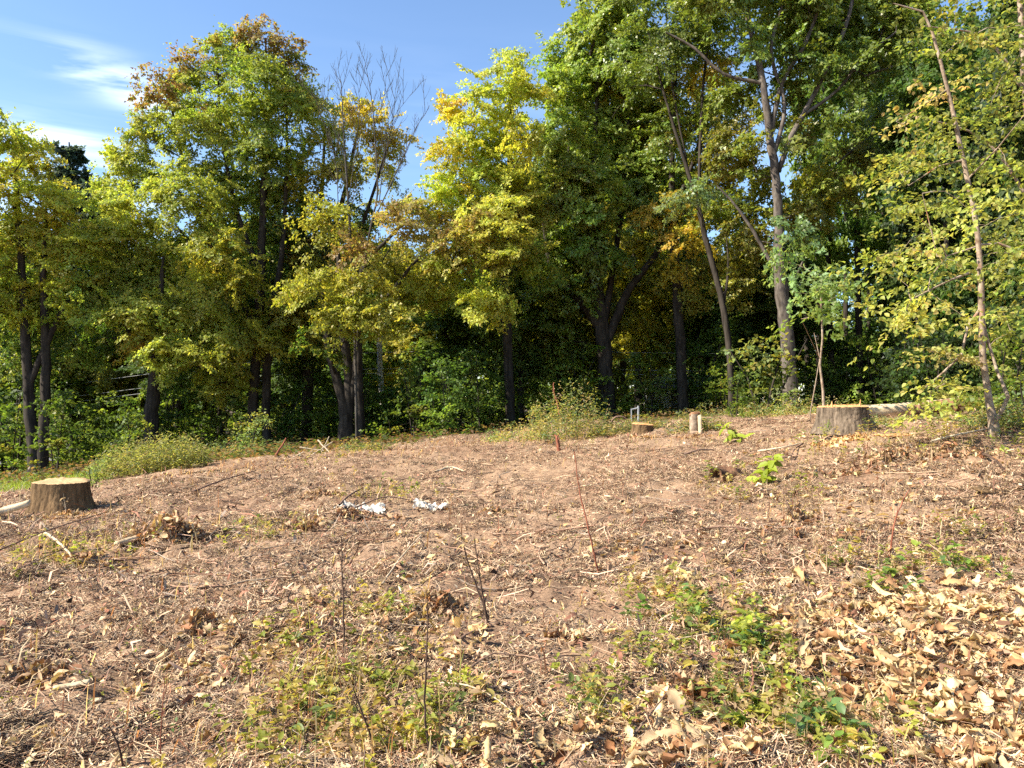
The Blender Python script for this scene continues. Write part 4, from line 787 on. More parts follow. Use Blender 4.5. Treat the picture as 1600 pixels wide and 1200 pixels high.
def stem(label, base, pts, rpx, mat, leaves=None, group=None, lc='rust'):
    """thin upright stem: base pixel on the ground, then pixels at the same distance"""
    g = G(*base); P = [np.array([g[0], g[1], g[2] - .03])]
    for i, (px, py) in enumerate(pts): P.append(P3(px, py, g[1] + (rng.rand() - .5) * .08))
    P = np.array(P); Rm = rpx * g[1] / FPX; rr = np.linspace(Rm, Rm * .45, len(P))[:, None]
    Q = catmull(np.hstack([P, rr]), .04); Q[:, :3] += (rng.rand(len(Q), 3) - .5) * Rm * .8
    t = thing('thin_stem', label, 'plant stem', tuple(g), group)
    T = Tubes(); T.add(Q[:, :3], Q[:, 3], 6, .12)
    put('stalk', T.mesh('stalk', mat, g), t)
    for k in range(3):
        q = Q[int(len(Q) * (.35 + .2 * k))]; e = q[:3] + np.array([(rng.rand() - .5) * .12, (rng.rand() - .5) * .08, .05 + .06 * rng.rand()])
        T = Tubes(); T.add(np.array([q[:3], (q[:3] + e) / 2 + [0, 0, -.01], e]), np.array([q[3] * .6, q[3] * .5, q[3] * .25]), 4); put('twig', T.mesh('twig', mat, g), t)
    if leaves:
        n = leaves; C = Q[-1 - (rng.rand(n) * len(Q) * .3).astype(int), :3]; a = rng.rand(n) * 6.28
        out = np.stack([np.cos(a), np.sin(a), .2 - rng.rand(n) * .5], -1); nn = nrm(np.stack([.3 * np.cos(a), .3 * np.sin(a), np.ones(n)], -1) + .4 * rng.normal(size=(n, 3)))
        for i in range(n):
            v, f, c = leaves_np(C[i:i + 1], out[i:i + 1], nn[i:i + 1], np.array([.04 + .03 * rng.rand()]), np.array([.026]), np.array([PAL[lc]]) * (.7 + .6 * rng.rand()), detail=2)
            put('leaf', mesh_np('leaf', v - g, [f], M_LEAF, c), t)
stem('thin dark upright stem standing alone on the soil left of centre', (538, 1028), [(537, 970), (535, 900), (533, 838)], 2.0, M_TWD)
stem('dark stem with a few orange leaves at its top in lower centre', (672, 1186), [(664, 1110), (666, 1030), (669, 940)], 2.2, M_TWD, 7)
stem('leaning dark stem of a crossing pair, with forked tip, near centre', (768, 974), [(748, 925), (733, 885), (724, 850)], 1.9, M_TWD, 3, None, 'tan')
stem('more upright dark stem of the crossing pair near the centre', (764, 978), [(752, 915), (745, 870), (740, 838)], 1.7, M_TWD)
stem('tall thin reddish stem rising from bare mulch in the middle of clearing', (937, 898), [(920, 830), (905, 765), (898, 705)], 1.6, M_TWR)
stem('dark bent stem with a hanging dead leaf at the bottom, left of centre', (588, 1182), [(576, 1140), (562, 1105), (552, 1075)], 2.2, M_TWD, 2, None, 'rust')
stem('short brown stem poking up from leaf litter right of centre', (1390, 868), [(1398, 815), (1412, 780), (1420, 765)], 1.5, M_TWR)
stem('dark leaning twig stub in the bottom left corner area', (196, 1196), [(186, 1165), (172, 1136)], 2.2, M_TWD)
stem('fine reddish upright stem at lower left on the soil', (250, 1190), [(253, 1120), (258, 1060)], 1.3, M_TWR)
stem('tall pale bare stalk bending left over the weedy mound by the oak', (897, 652), [(898, 618), (890, 592), (874, 566)], 1.3, M_TWP)
stem('brown seed head stalk standing on the weedy mound by the oak', (878, 664), [(872, 635), (866, 615), (865, 598)], 1.4, M_TWR, 12)
stem('broken reddish stub standing in front of the weedy mound', (875, 702), [(872, 690), (867, 680)], 3.5, M_TWR)
stem('thin stalk with small tan leaf standing before the thick brown stump', (104, 806), [(102, 790), (99, 778)], 1.0, M_TWP, 3, None, 'tan')
stem('upright dead twig pair left of the hollow by the green seedling', (1246, 818), [(1232, 790), (1222, 768)], 1.4, M_TW, 2, None, 'tan')
for px, py, lab in ((1160, 690, 'bright green fern like seedling leaning left in front of the grey barked tree'), (1186, 752, 'bright yellow green broad leaved seedling beside the hollow log'), (1150, 1002, 'bright green leafy seedling among weeds at right of centre'), (167, 893, 'tiny seedling with one round bright green leaf on the left'), (402, 1008, 'yellow green seedling with drooping leaf left of the centre weeds')):
    g = G(px, py); t = thing('seedling', lab, 'seedling', tuple(g)); s = {1160: 1.9, 1186: 1.55, 1150: .5, 167: .28, 402: .4}[px]; n = {1160: 15, 1186: 24, 1150: 11, 167: 2, 402: 4}[px]
    top = np.array([-.18 * s if px == 1160 else .12 * s, 0, (.14 if px == 1160 else .2 if px == 1186 else .30) * s]); T = Tubes(); T.add(np.array([[0, 0, -.03], top * .5 + [0.02 * s, 0, .03 * s], top]), np.array([.008, .006, .003]) * max(s, .5), 5); put('stalk', T.mesh('stalk', M_TW), t)
    for i in range(n):
        u = (i + 1) / n; a = i * 2.4; C = (top * u)[None]; out = np.array([[math.cos(a) + top[0], math.sin(a), .15 - .3 * rng.rand()]]); nn = nrm(np.array([[-.35, -.25, .9]]) + .35 * rng.normal(size=(1, 3)))
        v, f, c = leaves_np(C, out, nn, np.array([(.17 * s if s < 1 else .17 * s ** .5) * (1.2 - .5 * u)]), np.array([.085 * min(s, 1.1)]), np.array([[.27, .33, .03]]) * (.7 + .5 * rng.rand()), detail=2); put('leaf', mesh_np('leaf', v, [f], M_LEAF, c), t)
# grey metal frame half hidden near the oak, and a bent branch arch
g = P3(994, 664, 20); g[2] = float(H(g[0], g[1])); t = thing('metal_post', 'grey metal post with a short cross bar standing near the oak', 'post', tuple(g))
for nm, A_, B_ in (('post', (.06, 0, -.1), (.06, 0, .46)), ('cross_bar', (-.14, 0, .36), (.08, 0, .41)), ('side_bar', (-.12, 0, .0), (-.12, 0, .36))):
    T = Tubes(); T.add(np.array([A_, B_]), np.array([.03, .028] if nm == 'post' else [.018, .018]), 8); put(nm, T.mesh(nm, M_METAL), t)
g = P3(963, 668, 18); g[2] = float(H(g[0], g[1])); P = np.array([[-.12, 0, -.05], [-.12, 0, .18], [0, 0, .31], [.18, 0, .30], [.32, 0, .17]])
T = Tubes(); T.add(catmull(np.hstack([P, np.linspace(.03, .012, 5)[:, None]]), .05)[:, :3], np.linspace(.032, .012, len(catmull(np.hstack([P, np.ones((5, 1))]), .05))), 7, .15)
o = put('bent_branch', T.mesh('bent_branch', M_TW), None, tuple(g)); o['label'] = 'brown branch bent into an arch beside the small low stump'; o['category'] = 'branch'
# brush pile of sticks on the far edge
for lab, pts, r_ in (('thick reddish stick leaning out of the brush at far left edge', [(430, 713, 0), (447, 685, .3)], 3.2), ('pale stick slanting up right in the brush pile', [(486, 712, 0), (520, 690, .2)], 2), ('steep stick in the middle of the brush pile', [(500, 712, 0), (514, 682, .3)], 1.7), ('stick slanting down right in the brush pile', [(497, 688, .2), (516, 712, 0)], 2.2), ('low flat stick at the left of the brush pile', [(468, 699, 0), (506, 704, 0)], 1.8), ('long stick slanting up through the brush, left of brush pile', [(448, 722, -.6), (474, 706, -.6)], 1.7)):
    d = 17.2; P = np.array([P3(px, py, d + dz) for px, py, dz in pts]); P[:, 2] = np.maximum(P[:, 2], H(P[:, 0], P[:, 1]) - .02); Q = catmull(np.hstack([P, [[r_ * .6 * d / FPX], [r_ * .35 * d / FPX]]]), .06)
    Q[:, :3] += (rng.rand(len(Q), 3) - .5) * .012; T = Tubes(); T.add(Q[:, :3], Q[:, 3], 6, .15); o = put('stick', T.mesh('stick', M_TWP if r_ < 3 else M_TWR, P[0]), None, tuple(P[0])); o['label'] = lab; o['category'] = 'stick'
# wires along the road
for i, (y0, y1, lab) in enumerate(((634, 549, 'topmost overhead wire running through the dark trees'), (652, 576, 'middle overhead wire just below the topmost one'), (660, 583, 'lowest overhead wire in the dark trees'))):
    A = P3(-420, y0 + 24, 36); B_ = P3(800, y1, 33); C_ = P3(2000, y1 + 20, 36); T = Tubes(); q = catmull(np.hstack([np.array([A, P3(20, y0 - 22 + i * 1, 34.5), P3(400, (y0 + y1) / 2 - 26, 33.5), B_, C_]), np.full((5, 1), .011)]), 1.0)
    T.add(q[:, :3], q[:, 3], 5); o = put('overhead_wire', T.mesh('overhead_wire', M_WIRE, A), None, tuple(A)); o['label'] = lab; o['category'] = 'wire'; o['group'] = 'overhead wires through the trees'
# pale shed glimpsed behind the golden maple
g = np.array([(1052 - 800) * 48 / FPX, 48, 0]); g[2] = float(base_h(g[0], g[1])); t = thing('shed', 'small pale grey shed glimpsed between dark trunks right of the oak', 'shed', tuple(g))
M_SHED = plain('shed_paint', (.50, .52, .54), .7, .3, .08); M_ROOF = plain('shed_roof', (.18, .18, .19), .8, .2, .15)
V = np.array([[-1.6, -1.2, -.3], [1.6, -1.2, -.3], [1.6, 1.2, -.3], [-1.6, 1.2, -.3], [-1.6, -1.2, 1.5], [1.6, -1.2, 1.5], [1.6, 1.2, 1.5], [-1.6, 1.2, 1.5], [-1.6, 0, 2.1], [1.6, 0, 2.1]], float)
put('wall', mesh_np('wall', V, [np.array([[0, 1, 5, 4], [1, 2, 6, 5], [2, 3, 7, 6], [3, 0, 4, 7]]), np.array([[4, 7, 8], [5, 9, 6]])], M_SHED), t)
for s in (-1, 1):
    V = np.array([[-1.8, 0, 2.14], [1.8, 0, 2.14], [1.8, s * 1.45, 1.44], [-1.8, s * 1.45, 1.44], [-1.8, 0, 2.2], [1.8, 0, 2.2], [1.8, s * 1.45, 1.5], [-1.8, s * 1.45, 1.5]])
    put('roof_panel', mesh_np('roof_panel', V, [np.array([[0, 1, 2, 3], [4, 5, 6, 7], [0, 1, 5, 4], [2, 3, 7, 6], [0, 3, 7, 4], [1, 2, 6, 5]])], M_ROOF), t)
V = np.array([[-.4, -1.225, -.2], [.4, -1.225, -.2], [.4, -1.225, 1.3], [-.4, -1.225, 1.3], [-.4, -1.203, -.2], [.4, -1.203, -.2], [.4, -1.203, 1.3], [-.4, -1.203, 1.3]])
put('door', mesh_np('door', V, [np.array([[0, 1, 2, 3], [0, 1, 5, 4], [2, 3, 7, 6], [0, 3, 7, 4], [1, 2, 6, 5]])], M_ROOF), t)

# ------------------------------------------------------------------ ground litter
PK = np.array([(.45, .29, .195), (.54, .385, .245), (.18, .10, .064), (.32, .25, .19), (.27, .125, .08), (.055, .036, .025), (.58, .45, .29), (.38, .225, .145)])
def sample_ground(n, d0, d1, spread=.80, p=1.0):
    u = rng.rand(n)
    if p == 1.0: d = d0 * (d1 / d0) ** u
    else: d = (d0 ** (1 - p) + u * (d1 ** (1 - p) - d0 ** (1 - p))) ** (1 / (1 - p))
    x = (rng.rand(n) * 2 - 1) * (spread * d + .6)
    return x, d
def in_clearing(x, y):
    edge = 19.5 + 2.2 * (fbm(x * .3, x * 0 + 4, 0, 3) - .5) * 2 + np.where(x > 2, .6 * np.minimum(x - 2, 9), 0) - np.where(x < -2.5, (-2.5 - x) * 1.0, 0)
    return y < edge
def frames(n, tiltmax, r=rng):
    """random yaw, small pitch and roll: axis a, side b, normal c"""
    yaw = r.rand(n) * 2 * math.pi; pit = r.normal(size=n) * tiltmax; rol = r.normal(size=n) * tiltmax * 1.4
    a = np.stack([np.cos(yaw) * np.cos(pit), np.sin(yaw) * np.cos(pit), np.sin(pit)], -1); b0 = np.stack([-np.sin(yaw), np.cos(yaw), np.zeros(n)], -1); c0 = np.cross(a, b0)
    b = b0 * np.cos(rol)[:, None] + c0 * np.sin(rol)[:, None]; return a, b, np.cross(a, b)
LEAFY = [patch(*p) for p in ((1440, 1085, 250, 135), (1470, 965, 220, 75), (1040, 880, 110, 35), (1320, 800, 260, 60), (1500, 720, 160, 40), (700, 1000, 60, 50), (700, 870, 80, 40), (330, 1040, 90, 40), (75, 1170, 50, 25), (260, 830, 60, 30), (1000, 1170, 200, 50), (680, 1160, 140, 40), (560, 960, 120, 30), (1250, 700, 120, 25), (450, 1010, 60, 40))]
BARE = [patch(*p) for p in ((150, 1050, 170, 70), (430, 860, 130, 40), (120, 950, 140, 40), (830, 960, 110, 60), (880, 1000, 80, 60), (720, 920, 70, 30), (800, 760, 140, 25), (340, 925, 120, 30))]
GREEN = [patch(*p) for p in ((1110, 970, 90, 45), (1170, 1040, 70, 45), (1245, 1140, 85, 55), (1160, 1090, 60, 40), (520, 1090, 95, 75), (1160, 740, 70, 16), (1220, 770, 40, 16), (1120, 760, 40, 12), (450, 1010, 50, 30), (570, 960, 60, 20), (1380, 905, 60, 18), (1470, 885, 70, 16), (410, 830, 50, 20), (90, 870, 90, 25), (600, 768, 70, 16), (900, 680, 60, 14), (1150, 770, 45, 18), (1420, 690, 140, 18), (1250, 795, 35, 14), (1510, 830, 50, 14), (620, 1170, 90, 30), (700, 1110, 40, 40), (1290, 700, 50, 14), (1020, 1030, 50, 20), (930, 1110, 40, 30), (820, 690, 70, 10), (1520, 700, 60, 16), (1080, 940, 60, 20), (560, 706, 60, 6), (1310, 880, 40, 14), (1010, 930, 50, 18))]
def strips(name, n, d0, d1, Lr, Wr, pal, wts, tilt, lift, mat, p=1.0, avoid=.88, arch=.25):
    x, y = sample_ground(n, d0, d1, p=p); cm_ = np.clip((fbm(x * 1.1 + 2.5 * fbm(x * .4, y * .4, 1, 2), y * 2.0, 3, 3) - .36) / .2, .12, 1); k = in_clearing(x, y) & (rng.rand(n) > avoid * pmask(x, y, BARE)) & (rng.rand(n) < cm_); x, y = x[k], y[k]; n = len(x)
    a, b, c = frames(n, tilt); L = (Lr[0] + (Lr[1] - Lr[0]) * rng.rand(n) ** 2.2)[:, None]; Wd = (Wr[0] + (Wr[1] - Wr[0]) * rng.rand(n) ** 1.5)[:, None]
    z = H(x, y) + np.abs(rng.normal(size=n)) * lift + .004 + np.abs(a[:, 2]) * L[:, 0] * .42; C = np.stack([x, y, z], -1)
    bend = rng.normal(size=(n, 1)) * arch * L; side = rng.normal(size=(n, 1)) * .18 * L
    V = np.stack([C - a * L * .5 - b * Wd * .3, C - a * L * .5 + b * Wd * .3, C + c * bend * .5 + b * (side - Wd * .5), C + c * bend * .5 + b * (side + Wd * .5), C + a * L * .5 - b * Wd * .2, C + a * L * .5 + b * Wd * .2], 1)
    V[..., 2] = np.maximum(V[..., 2], (H(V[..., 0], V[..., 1]) + .002))
    ii = np.arange(n)[:, None] * 6; F = np.concatenate([ii + np.array([[0, 2, 3, 1]]), ii + np.array([[2, 4, 5, 3]])], 1).reshape(-1, 4)
    cc = np.array(pal)[rng.choice(len(pal), n, p=np.array(wts) / sum(wts))] * (.65 + .7 * rng.rand(n, 1))
    o = put(name, mesh_np(name, V.reshape(-1, 3), [F], mat, np.repeat(cc, 2, 0)), None); o['kind'] = 'stuff'; o['label'] = {'mulch': 'pinkish brown shreds of twig, bark and dry fern covering the clearing', 'dry_straw': 'pale straw and thin dry stalks over the clearing'}.get(name, 'dry leaf crumbs and chips scattered over the clearing'); return o
WT = (3, 2.4, 2.4, 1.2, 1.8, 1.9, 1.1, 2.6)
strips('mulch', 95000, 5.5, 25, (.025, .15), (.003, .009), PK, WT, .18, .012, M_TINT, 1.0)
o = strips('mulch', 95000, 2.55, 7.5, (.012, .10), (.0015, .0055), PK * .86, WT, .22, .010, M_TINT, 1.1); o.name = 'fine_mulch'; o['label'] = 'fine pinkish brown fibres and shreds matted on the near ground'
strips('dry_straw', 22000, 2.55, 24, (.08, .34), (.0015, .004), PK[[0, 1, 3, 6, 2]] * .85, (2, 1.5, 1, .8, 1.5), .10, .03, M_TINT, 1.0, .6, .28)
strips('leaf_crumbs', 60000, 2.55, 24, (.012, .05), (.009, .03), PK[[1, 2, 4, 6, 0]] * .92 * np.array([1.1, 1.0, .85]), (3, 2, 1.5, 2, 2), .30, .010, M_TINT, 1.15, .7, .35)
WS = strips('wood_shreds', 24000, 5.5, 26, (.06, .36), (.004, .018), PK, (3, 1.2, 2.8, 1.2, 2, 2.8, .5, 2.6), .24, .03, M_TINT, 1.0, .55, .14)
WS['label'] = 'coarse splintered twigs and bark pieces over the middle and far clearing'
LC = strips('curled_litter', 12000, 4.0, 25, (.04, .12), (.014, .04), PK * np.array([1.0, .98, .95]), (3, 2, 2.4, 1, 2.2, 1.5, 1, 2.4), .45, .03, M_TINT, 1.0, .6, .5)
LC['label'] = 'brown curled dead leaves and fern over the middle and far clearing'
# matted fibres: little tangles of bent shreds instanced over the whole clearing
x, y = sample_ground(105000, 2.55, 25, p=1.05); cm_ = np.clip((fbm(x * 1.1 + 2.5 * fbm(x * .4, y * .4, 1, 2), y * 2.0, 3, 3) - .38) / .16, .07, 1); k = in_clearing(x, y) & (rng.rand(len(x)) > .85 * pmask(x, y, BARE)) & (rng.rand(len(x)) < cm_); x, y = x[k], y[k]
me = D.meshes.new('fibre_mat'); P_ = np.stack([x, y, H(x, y) + .004], -1).astype(np.float32); me.vertices.add(len(P_)); me.vertices.foreach_set('co', P_.ravel()); me.update()
o = put('fibre_mat', me); o['kind'] = 'stuff'; o['label'] = 'matted pinkish tan fibres and shreds covering the clearing'
def fibre_material():
    m, t, N, L = mat_new('fibre'); ge = N('ShaderNodeNewGeometry'); oi = N('ShaderNodeObjectInfo'); r = N('ShaderNodeValToRGB'); r.color_ramp.interpolation = 'CONSTANT'
    while len(r.color_ramp.elements) < 8: r.color_ramp.elements.new(.5)
    for i, (e, c) in enumerate(zip(r.color_ramp.elements, [(.55, .36, .225), (.63, .46, .28), (.22, .12, .07), (.49, .30, .175), (.40, .30, .205), (.66, .51, .31), (.34, .16, .09), (.06, .037, .025)])): e.position = i / 8; e.color = (*c, 1)
    L(ge.outputs['Random Per Island'], r.inputs[0]); hs = N('ShaderNodeHueSaturation'); mr = N('ShaderNodeMapRange'); mr.inputs[3].default_value = .6; mr.inputs[4].default_value = 1.25; L(oi.outputs['Random'], mr.inputs[0]); L(mr.outputs[0], hs.inputs['Value']); L(r.outputs[0], hs.inputs['Color'])
    p = N('ShaderNodeBsdfPrincipled'); p.inputs['Roughness'].default_value = .85; p.inputs['Specular IOR Level'].default_value = .15; L(hs.outputs[0], p.inputs['Base Color']); ou = N('ShaderNodeOutputMaterial'); L(p.outputs[0], ou.inputs[0]); return m
M_FIB = fibre_material(); me.materials.append(M_FIB)
ng = D.node_groups.new('fibre_tangles', 'GeometryNodeTree'); ng.interface.new_socket('Geometry', in_out='INPUT', socket_type='NodeSocketGeometry'); ng.interface.new_socket('Geometry', in_out='OUTPUT', socket_type='NodeSocketGeometry')
def gn(t, **k):
    n = ng.nodes.new(t)
    for a, b in k.items(): setattr(n, a, b)
    return n
def rv(lo, hi, seed, ty='FLOAT_VECTOR'):
    n = gn('FunctionNodeRandomValue', data_type=ty); i = {'FLOAT_VECTOR': (0, 1), 'FLOAT': (2, 3), 'INT': (4, 5)}[ty]
    n.inputs[i[0]].default_value = lo; n.inputs[i[1]].default_value = hi; n.inputs['Seed'].default_value = seed; return n.outputs[{'FLOAT_VECTOR': 0, 'FLOAT': 1, 'INT': 2}[ty]]
LK = ng.links.new; gi = gn('NodeGroupInput'); go = gn('NodeGroupOutput'); jn = gn('GeometryNodeJoinGeometry')
for c in range(7):
    pt = gn('GeometryNodePoints'); pt.inputs['Count'].default_value = 15; LK(rv((-.075, -.075, .0), (.075, .075, .016), c * 5 + 1), pt.inputs['Position'])
    gr = gn('GeometryNodeMeshGrid'); gr.inputs[0].default_value = 1; gr.inputs[1].default_value = 1; gr.inputs[2].default_value = 4; gr.inputs[3].default_value = 2
    ps = gn('GeometryNodeInputPosition'); sx = gn('ShaderNodeSeparateXYZ'); LK(ps.outputs[0], sx.inputs[0]); sq = gn('ShaderNodeMath', operation='MULTIPLY'); LK(sx.outputs[0], sq.inputs[0]); LK(sx.outputs[0], sq.inputs[1]); cb = gn('ShaderNodeCombineXYZ'); m_ = gn('ShaderNodeMath', operation='MULTIPLY'); m_.inputs[1].default_value = (c - 3) * .35; LK(sq.outputs[0], m_.inputs[0]); LK(m_.outputs[0], cb.inputs[2]); my = gn('ShaderNodeMath', operation='MULTIPLY'); my.inputs[1].default_value = 6.0 * (1 if c % 2 else -1); LK(sq.outputs[0], my.inputs[0]); LK(my.outputs[0], cb.inputs[1])
    sp_ = gn('GeometryNodeSetPosition'); LK(gr.outputs[0], sp_.inputs['Geometry']); LK(cb.outputs[0], sp_.inputs['Offset'])
    ip = gn('GeometryNodeInstanceOnPoints'); LK(pt.outputs[0], ip.inputs['Points']); LK(sp_.outputs[0], ip.inputs['Instance']); LK(rv((-.5, -.22, 0), (.5, .22, 6.283), c * 5 + 2), ip.inputs['Rotation']); LK(rv((.02, .0012, .03), (.13, .0046, .13), c * 5 + 3), ip.inputs['Scale'])
    rl = gn('GeometryNodeRealizeInstances'); LK(ip.outputs[0], rl.inputs[0]); gt = gn('GeometryNodeGeometryToInstance'); LK(rl.outputs[0], gt.inputs[0]); LK(gt.outputs[0], jn.inputs[0])
ip = gn('GeometryNodeInstanceOnPoints'); LK(gi.outputs[0], ip.inputs['Points']); LK(jn.outputs[0], ip.inputs['Instance']); ip.inputs['Pick Instance'].default_value = True; LK(rv(0, 6, 91, 'INT'), ip.inputs['Instance Index']); LK(rv((-.06, -.06, 0), (.06, .06, 6.283), 92), ip.inputs['Rotation']); LK(rv(.75, 1.4, 93, 'FLOAT'), ip.inputs['Scale'])
sm = gn('GeometryNodeSetMaterial'); sm.inputs['Material'].default_value = M_FIB; LK(ip.outputs[0], sm.inputs[0]); LK(sm.outputs[0], go.inputs[0])
md = o.modifiers.new('tangles', 'NODES'); md.node_group = ng
# clods of soil on the bare strips
x, y = sample_ground(42000, 2.55, 14, p=1.4); bm = pmask(x, y, BARE); cm_ = np.clip((fbm(x * 1.6 + 9, y * 3.2, 0, 3) - .44) / .1, 0, 1); k = in_clearing(x, y) & (rng.rand(len(x)) < np.maximum(.28, bm) * cm_); x, y = x[k], y[k]; n = len(x)
oc = np.array([(1, 0, 0), (-1, 0, 0), (0, 1, 0), (0, -1, 0), (0, 0, 1.), (0, 0, -1), (.6, .6, .5), (-.6, .6, .5), (-.6, -.6, .5), (.6, -.6, .5)]); of = np.array([(0, 6, 9), (6, 4, 9), (0, 2, 6), (2, 7, 6), (6, 7, 4), (2, 1, 7), (1, 8, 7), (7, 8, 4), (1, 3, 8), (3, 9, 8), (8, 9, 4), (3, 0, 9), (2, 0, 5), (1, 2, 5), (3, 1, 5), (0, 3, 5)])
rs = rng.uniform(.004, .017, n) * (.6 + .9 * rng.rand(n) ** 3); an = rng.rand(n) * 6.28; Vl = oc[None] * rs[:, None, None] * rng.uniform(.6, 1.35, (n, 10, 3)) * np.array([1.2, .95, .8]); ca, sa = np.cos(an)[:, None], np.sin(an)[:, None]
Vw = np.stack([x[:, None] + Vl[..., 0] * ca - Vl[..., 1] * sa, y[:, None] + Vl[..., 0] * sa + Vl[..., 1] * ca, H(x, y)[:, None] + rs[:, None] * .35 + Vl[..., 2]], -1)
o = put('soil_clods', mesh_np('soil_clods', Vw.reshape(-1, 3), [(np.arange(n)[:, None, None] * 10 + of[None]).reshape(-1, 3)], M_TINT, np.repeat(np.array([(.16, .095, .063)]) * (.5 + .9 * rng.rand(n, 1)), 16, 0))); o['kind'] = 'stuff'; o['label'] = 'crumbly dark brown soil clods on the bare strips'
# dead leaves: lobed, curled blades
def leaf_variants(nv, seed):
    r = np.random.RandomState(seed); out = []; ns = 9; t = np.linspace(0, 1, ns)
    for k in range(nv):
        wd = np.sin(math.pi * np.clip(t, 0, 1) ** .8) ** .8 * r.uniform(.40, .72) * .5
        lob = 1 + r.uniform(.2, .55) * np.array([0, .8, -.6, .9, -.7, .7, -.6, .3, 0]); wl = wd * lob * r.uniform(.8, 1.15, ns); wr = wd * lob * r.uniform(.8, 1.15, ns); wl[0] = wr[0] = .01; wl[-1] = wr[-1] = .015
        cl = r.uniform(-3.0, 4.0); cw = r.uniform(1.2, 5.0) * r.choice([-1, 1, 1]); tw = r.uniform(-.8, .8)
        ang = cl * (t - .3); cx = np.concatenate([[0], np.cumsum(np.cos(ang[:-1]) / (ns - 1))]); cz = np.concatenate([[0], np.cumsum(np.sin(ang[:-1]) / (ns - 1))])
        V = []
        for i in range(ns):
            fw = np.array([-math.sin(ang[i]), 0, math.cos(ang[i])])
            row = []
            for sgn, w in ((1, wl[i]), (1, wl[i] * .5), (0, 0), (-1, wr[i] * .5), (-1, wr[i])):
                th = cw * (1.1 if sgn > 0 else .9) + tw * (t[i] - .5) * sgn; aa = max(abs(th), 1e-3)
                yy = sgn * math.sin(aa * w / .35 * .5) / aa * .7; zz = math.copysign((1 - math.cos(aa * w / .35 * .5)) / aa * .7, th)
                j = (r.rand(3) - .5) * .075
                row.append(np.array([cx[i], 0, cz[i]]) + np.array([0, yy, 0]) + fw * zz + j)
            V.append(row)
        V = np.array(V).reshape(-1, 3); V[:, 0] *= 1.3; V -= V.mean(0); V[:, 2] -= np.percentile(V[:, 2], 12); out.append(V)
    i = (np.arange(ns - 1)[:, None] * 5 + np.arange(4)[None]).ravel()
    return np.array(out), np.stack([i, i + 5, i + 6, i + 1], -1)
LV, LF = leaf_variants(28, 4)
DL = np.array([(.52, .365, .18), (.58, .435, .24), (.43, .275, .125), (.30, .16, .075), (.46, .325, .185), (.23, .105, .045)])
def leaf_pos(n, d0, d1, floor_=.014, p=1.5):
    x, y = sample_ground(n, d0, d1, p=p); w = np.maximum(np.maximum(pmask(x, y, LEAFY[:2]), .42 * pmask(x, y, LEAFY[2:])), floor_) * (1 - .85 * pmask(x, y, BARE)); k = in_clearing(x, y) & (rng.rand(n) < w); return x[k], y[k]
x, y = leaf_pos(34000, 2.5, 13)
o_ = np.argsort(y + np.abs(x) * .1); x = x[o_]; y = y[o_]
sz = np.where(rng.rand(len(x)) < .40, rng.uniform(.09, .145, len(x)), rng.uniform(.045, .10, len(x))) * np.where(x > .5, 1.0, .8) * np.where(y > 6, .8, 1.0)
vis = (np.abs(x) < .66 * y) & (y > 3.05); big = np.argsort(np.where(vis, -sz / y, 9))[:300]
rest = np.ones(len(x), bool); rest[big] = False
mv = []
for k in range(28):
    ck = DL[k % 6] * np.random.RandomState(k).uniform(.85, 1.1); base_c = np.tile(ck, (len(LF), 1)) * np.random.RandomState(k + 50).uniform(.85, 1.12, (len(LF), 1))
    mv.append(mesh_np('dead_leaf', LV[k], [LF], M_DEAD, base_c))
for i in big:
    kv_ = rng.randint(28); o = put('dead_leaf', mv[kv_], None, (x[i], y[i], float(H(x[i], y[i])) + .008 + .05 * rng.rand() ** 1.5)); s = sz[i]; o.scale = (s, s, s); o.rotation_euler = (rng.normal() * .38, rng.normal() * .38, rng.rand() * 6.28)
    cn_ = ('tan', 'pale cream', 'golden tan', 'reddish brown', 'dull tan', 'dark brown')[kv_ % 6]; wh = 'in the thick leaf drift at lower right' if x[i] > .25 * y[i] else 'at the bottom centre near the weeds' if x[i] > -.2 * y[i] else 'on the soil at lower left'; o['label'] = f'{cn_} curled dead leaf lying {wh}'; o['category'] = 'dead leaf'; o['group'] = f'{cn_} dead leaves {wh}'
x, y, sz = x[rest], y[rest], sz[rest]; n = len(x); a, b, c = frames(n, .40); kv = rng.randint(0, 28, n); Vl = LV[kv] * sz[:, None, None]
Vw = np.stack([x, y, H(x, y) + .006 + .045 * rng.rand(n) ** 1.5], -1)[:, None] + Vl[..., 0:1] * a[:, None] + Vl[..., 1:2] * b[:, None] + Vl[..., 2:3] * c[:, None]
cc = DL[rng.choice(6, n, p=[.28, .2, .2, .14, .12, .06])] * (.75 + .45 * rng.rand(n, 1)); nr_ = y < 6.0
low = np.array([r_ * 5 + q_ for r_ in (0, 2, 3, 5, 7, 8) for q_ in (0, 2, 4)]); i_ = (np.arange(5)[:, None] * 3 + np.arange(2)[None]).ravel(); LF2 = np.stack([i_, i_ + 3, i_ + 4, i_ + 1], -1)
V1 = Vw[nr_].reshape(-1, 3); V2 = Vw[~nr_][:, low].reshape(-1, 3)
F1 = (np.arange(nr_.sum())[:, None, None] * 45 + LF[None]).reshape(-1, 4); F2 = (np.arange((~nr_).sum())[:, None, None] * 18 + LF2[None]).reshape(-1, 4) + len(V1)
o = put('dead_leaves', mesh_np('dead_leaves', np.vstack([V1, V2]), [F1, F2], M_DEAD, np.vstack([np.repeat(cc[nr_], len(LF), 0), np.repeat(cc[~nr_], len(LF2), 0)]))); o['kind'] = 'stuff'; o['label'] = 'tan and cream curled dead leaves thick on the right of the clearing'
print('leaves', n)
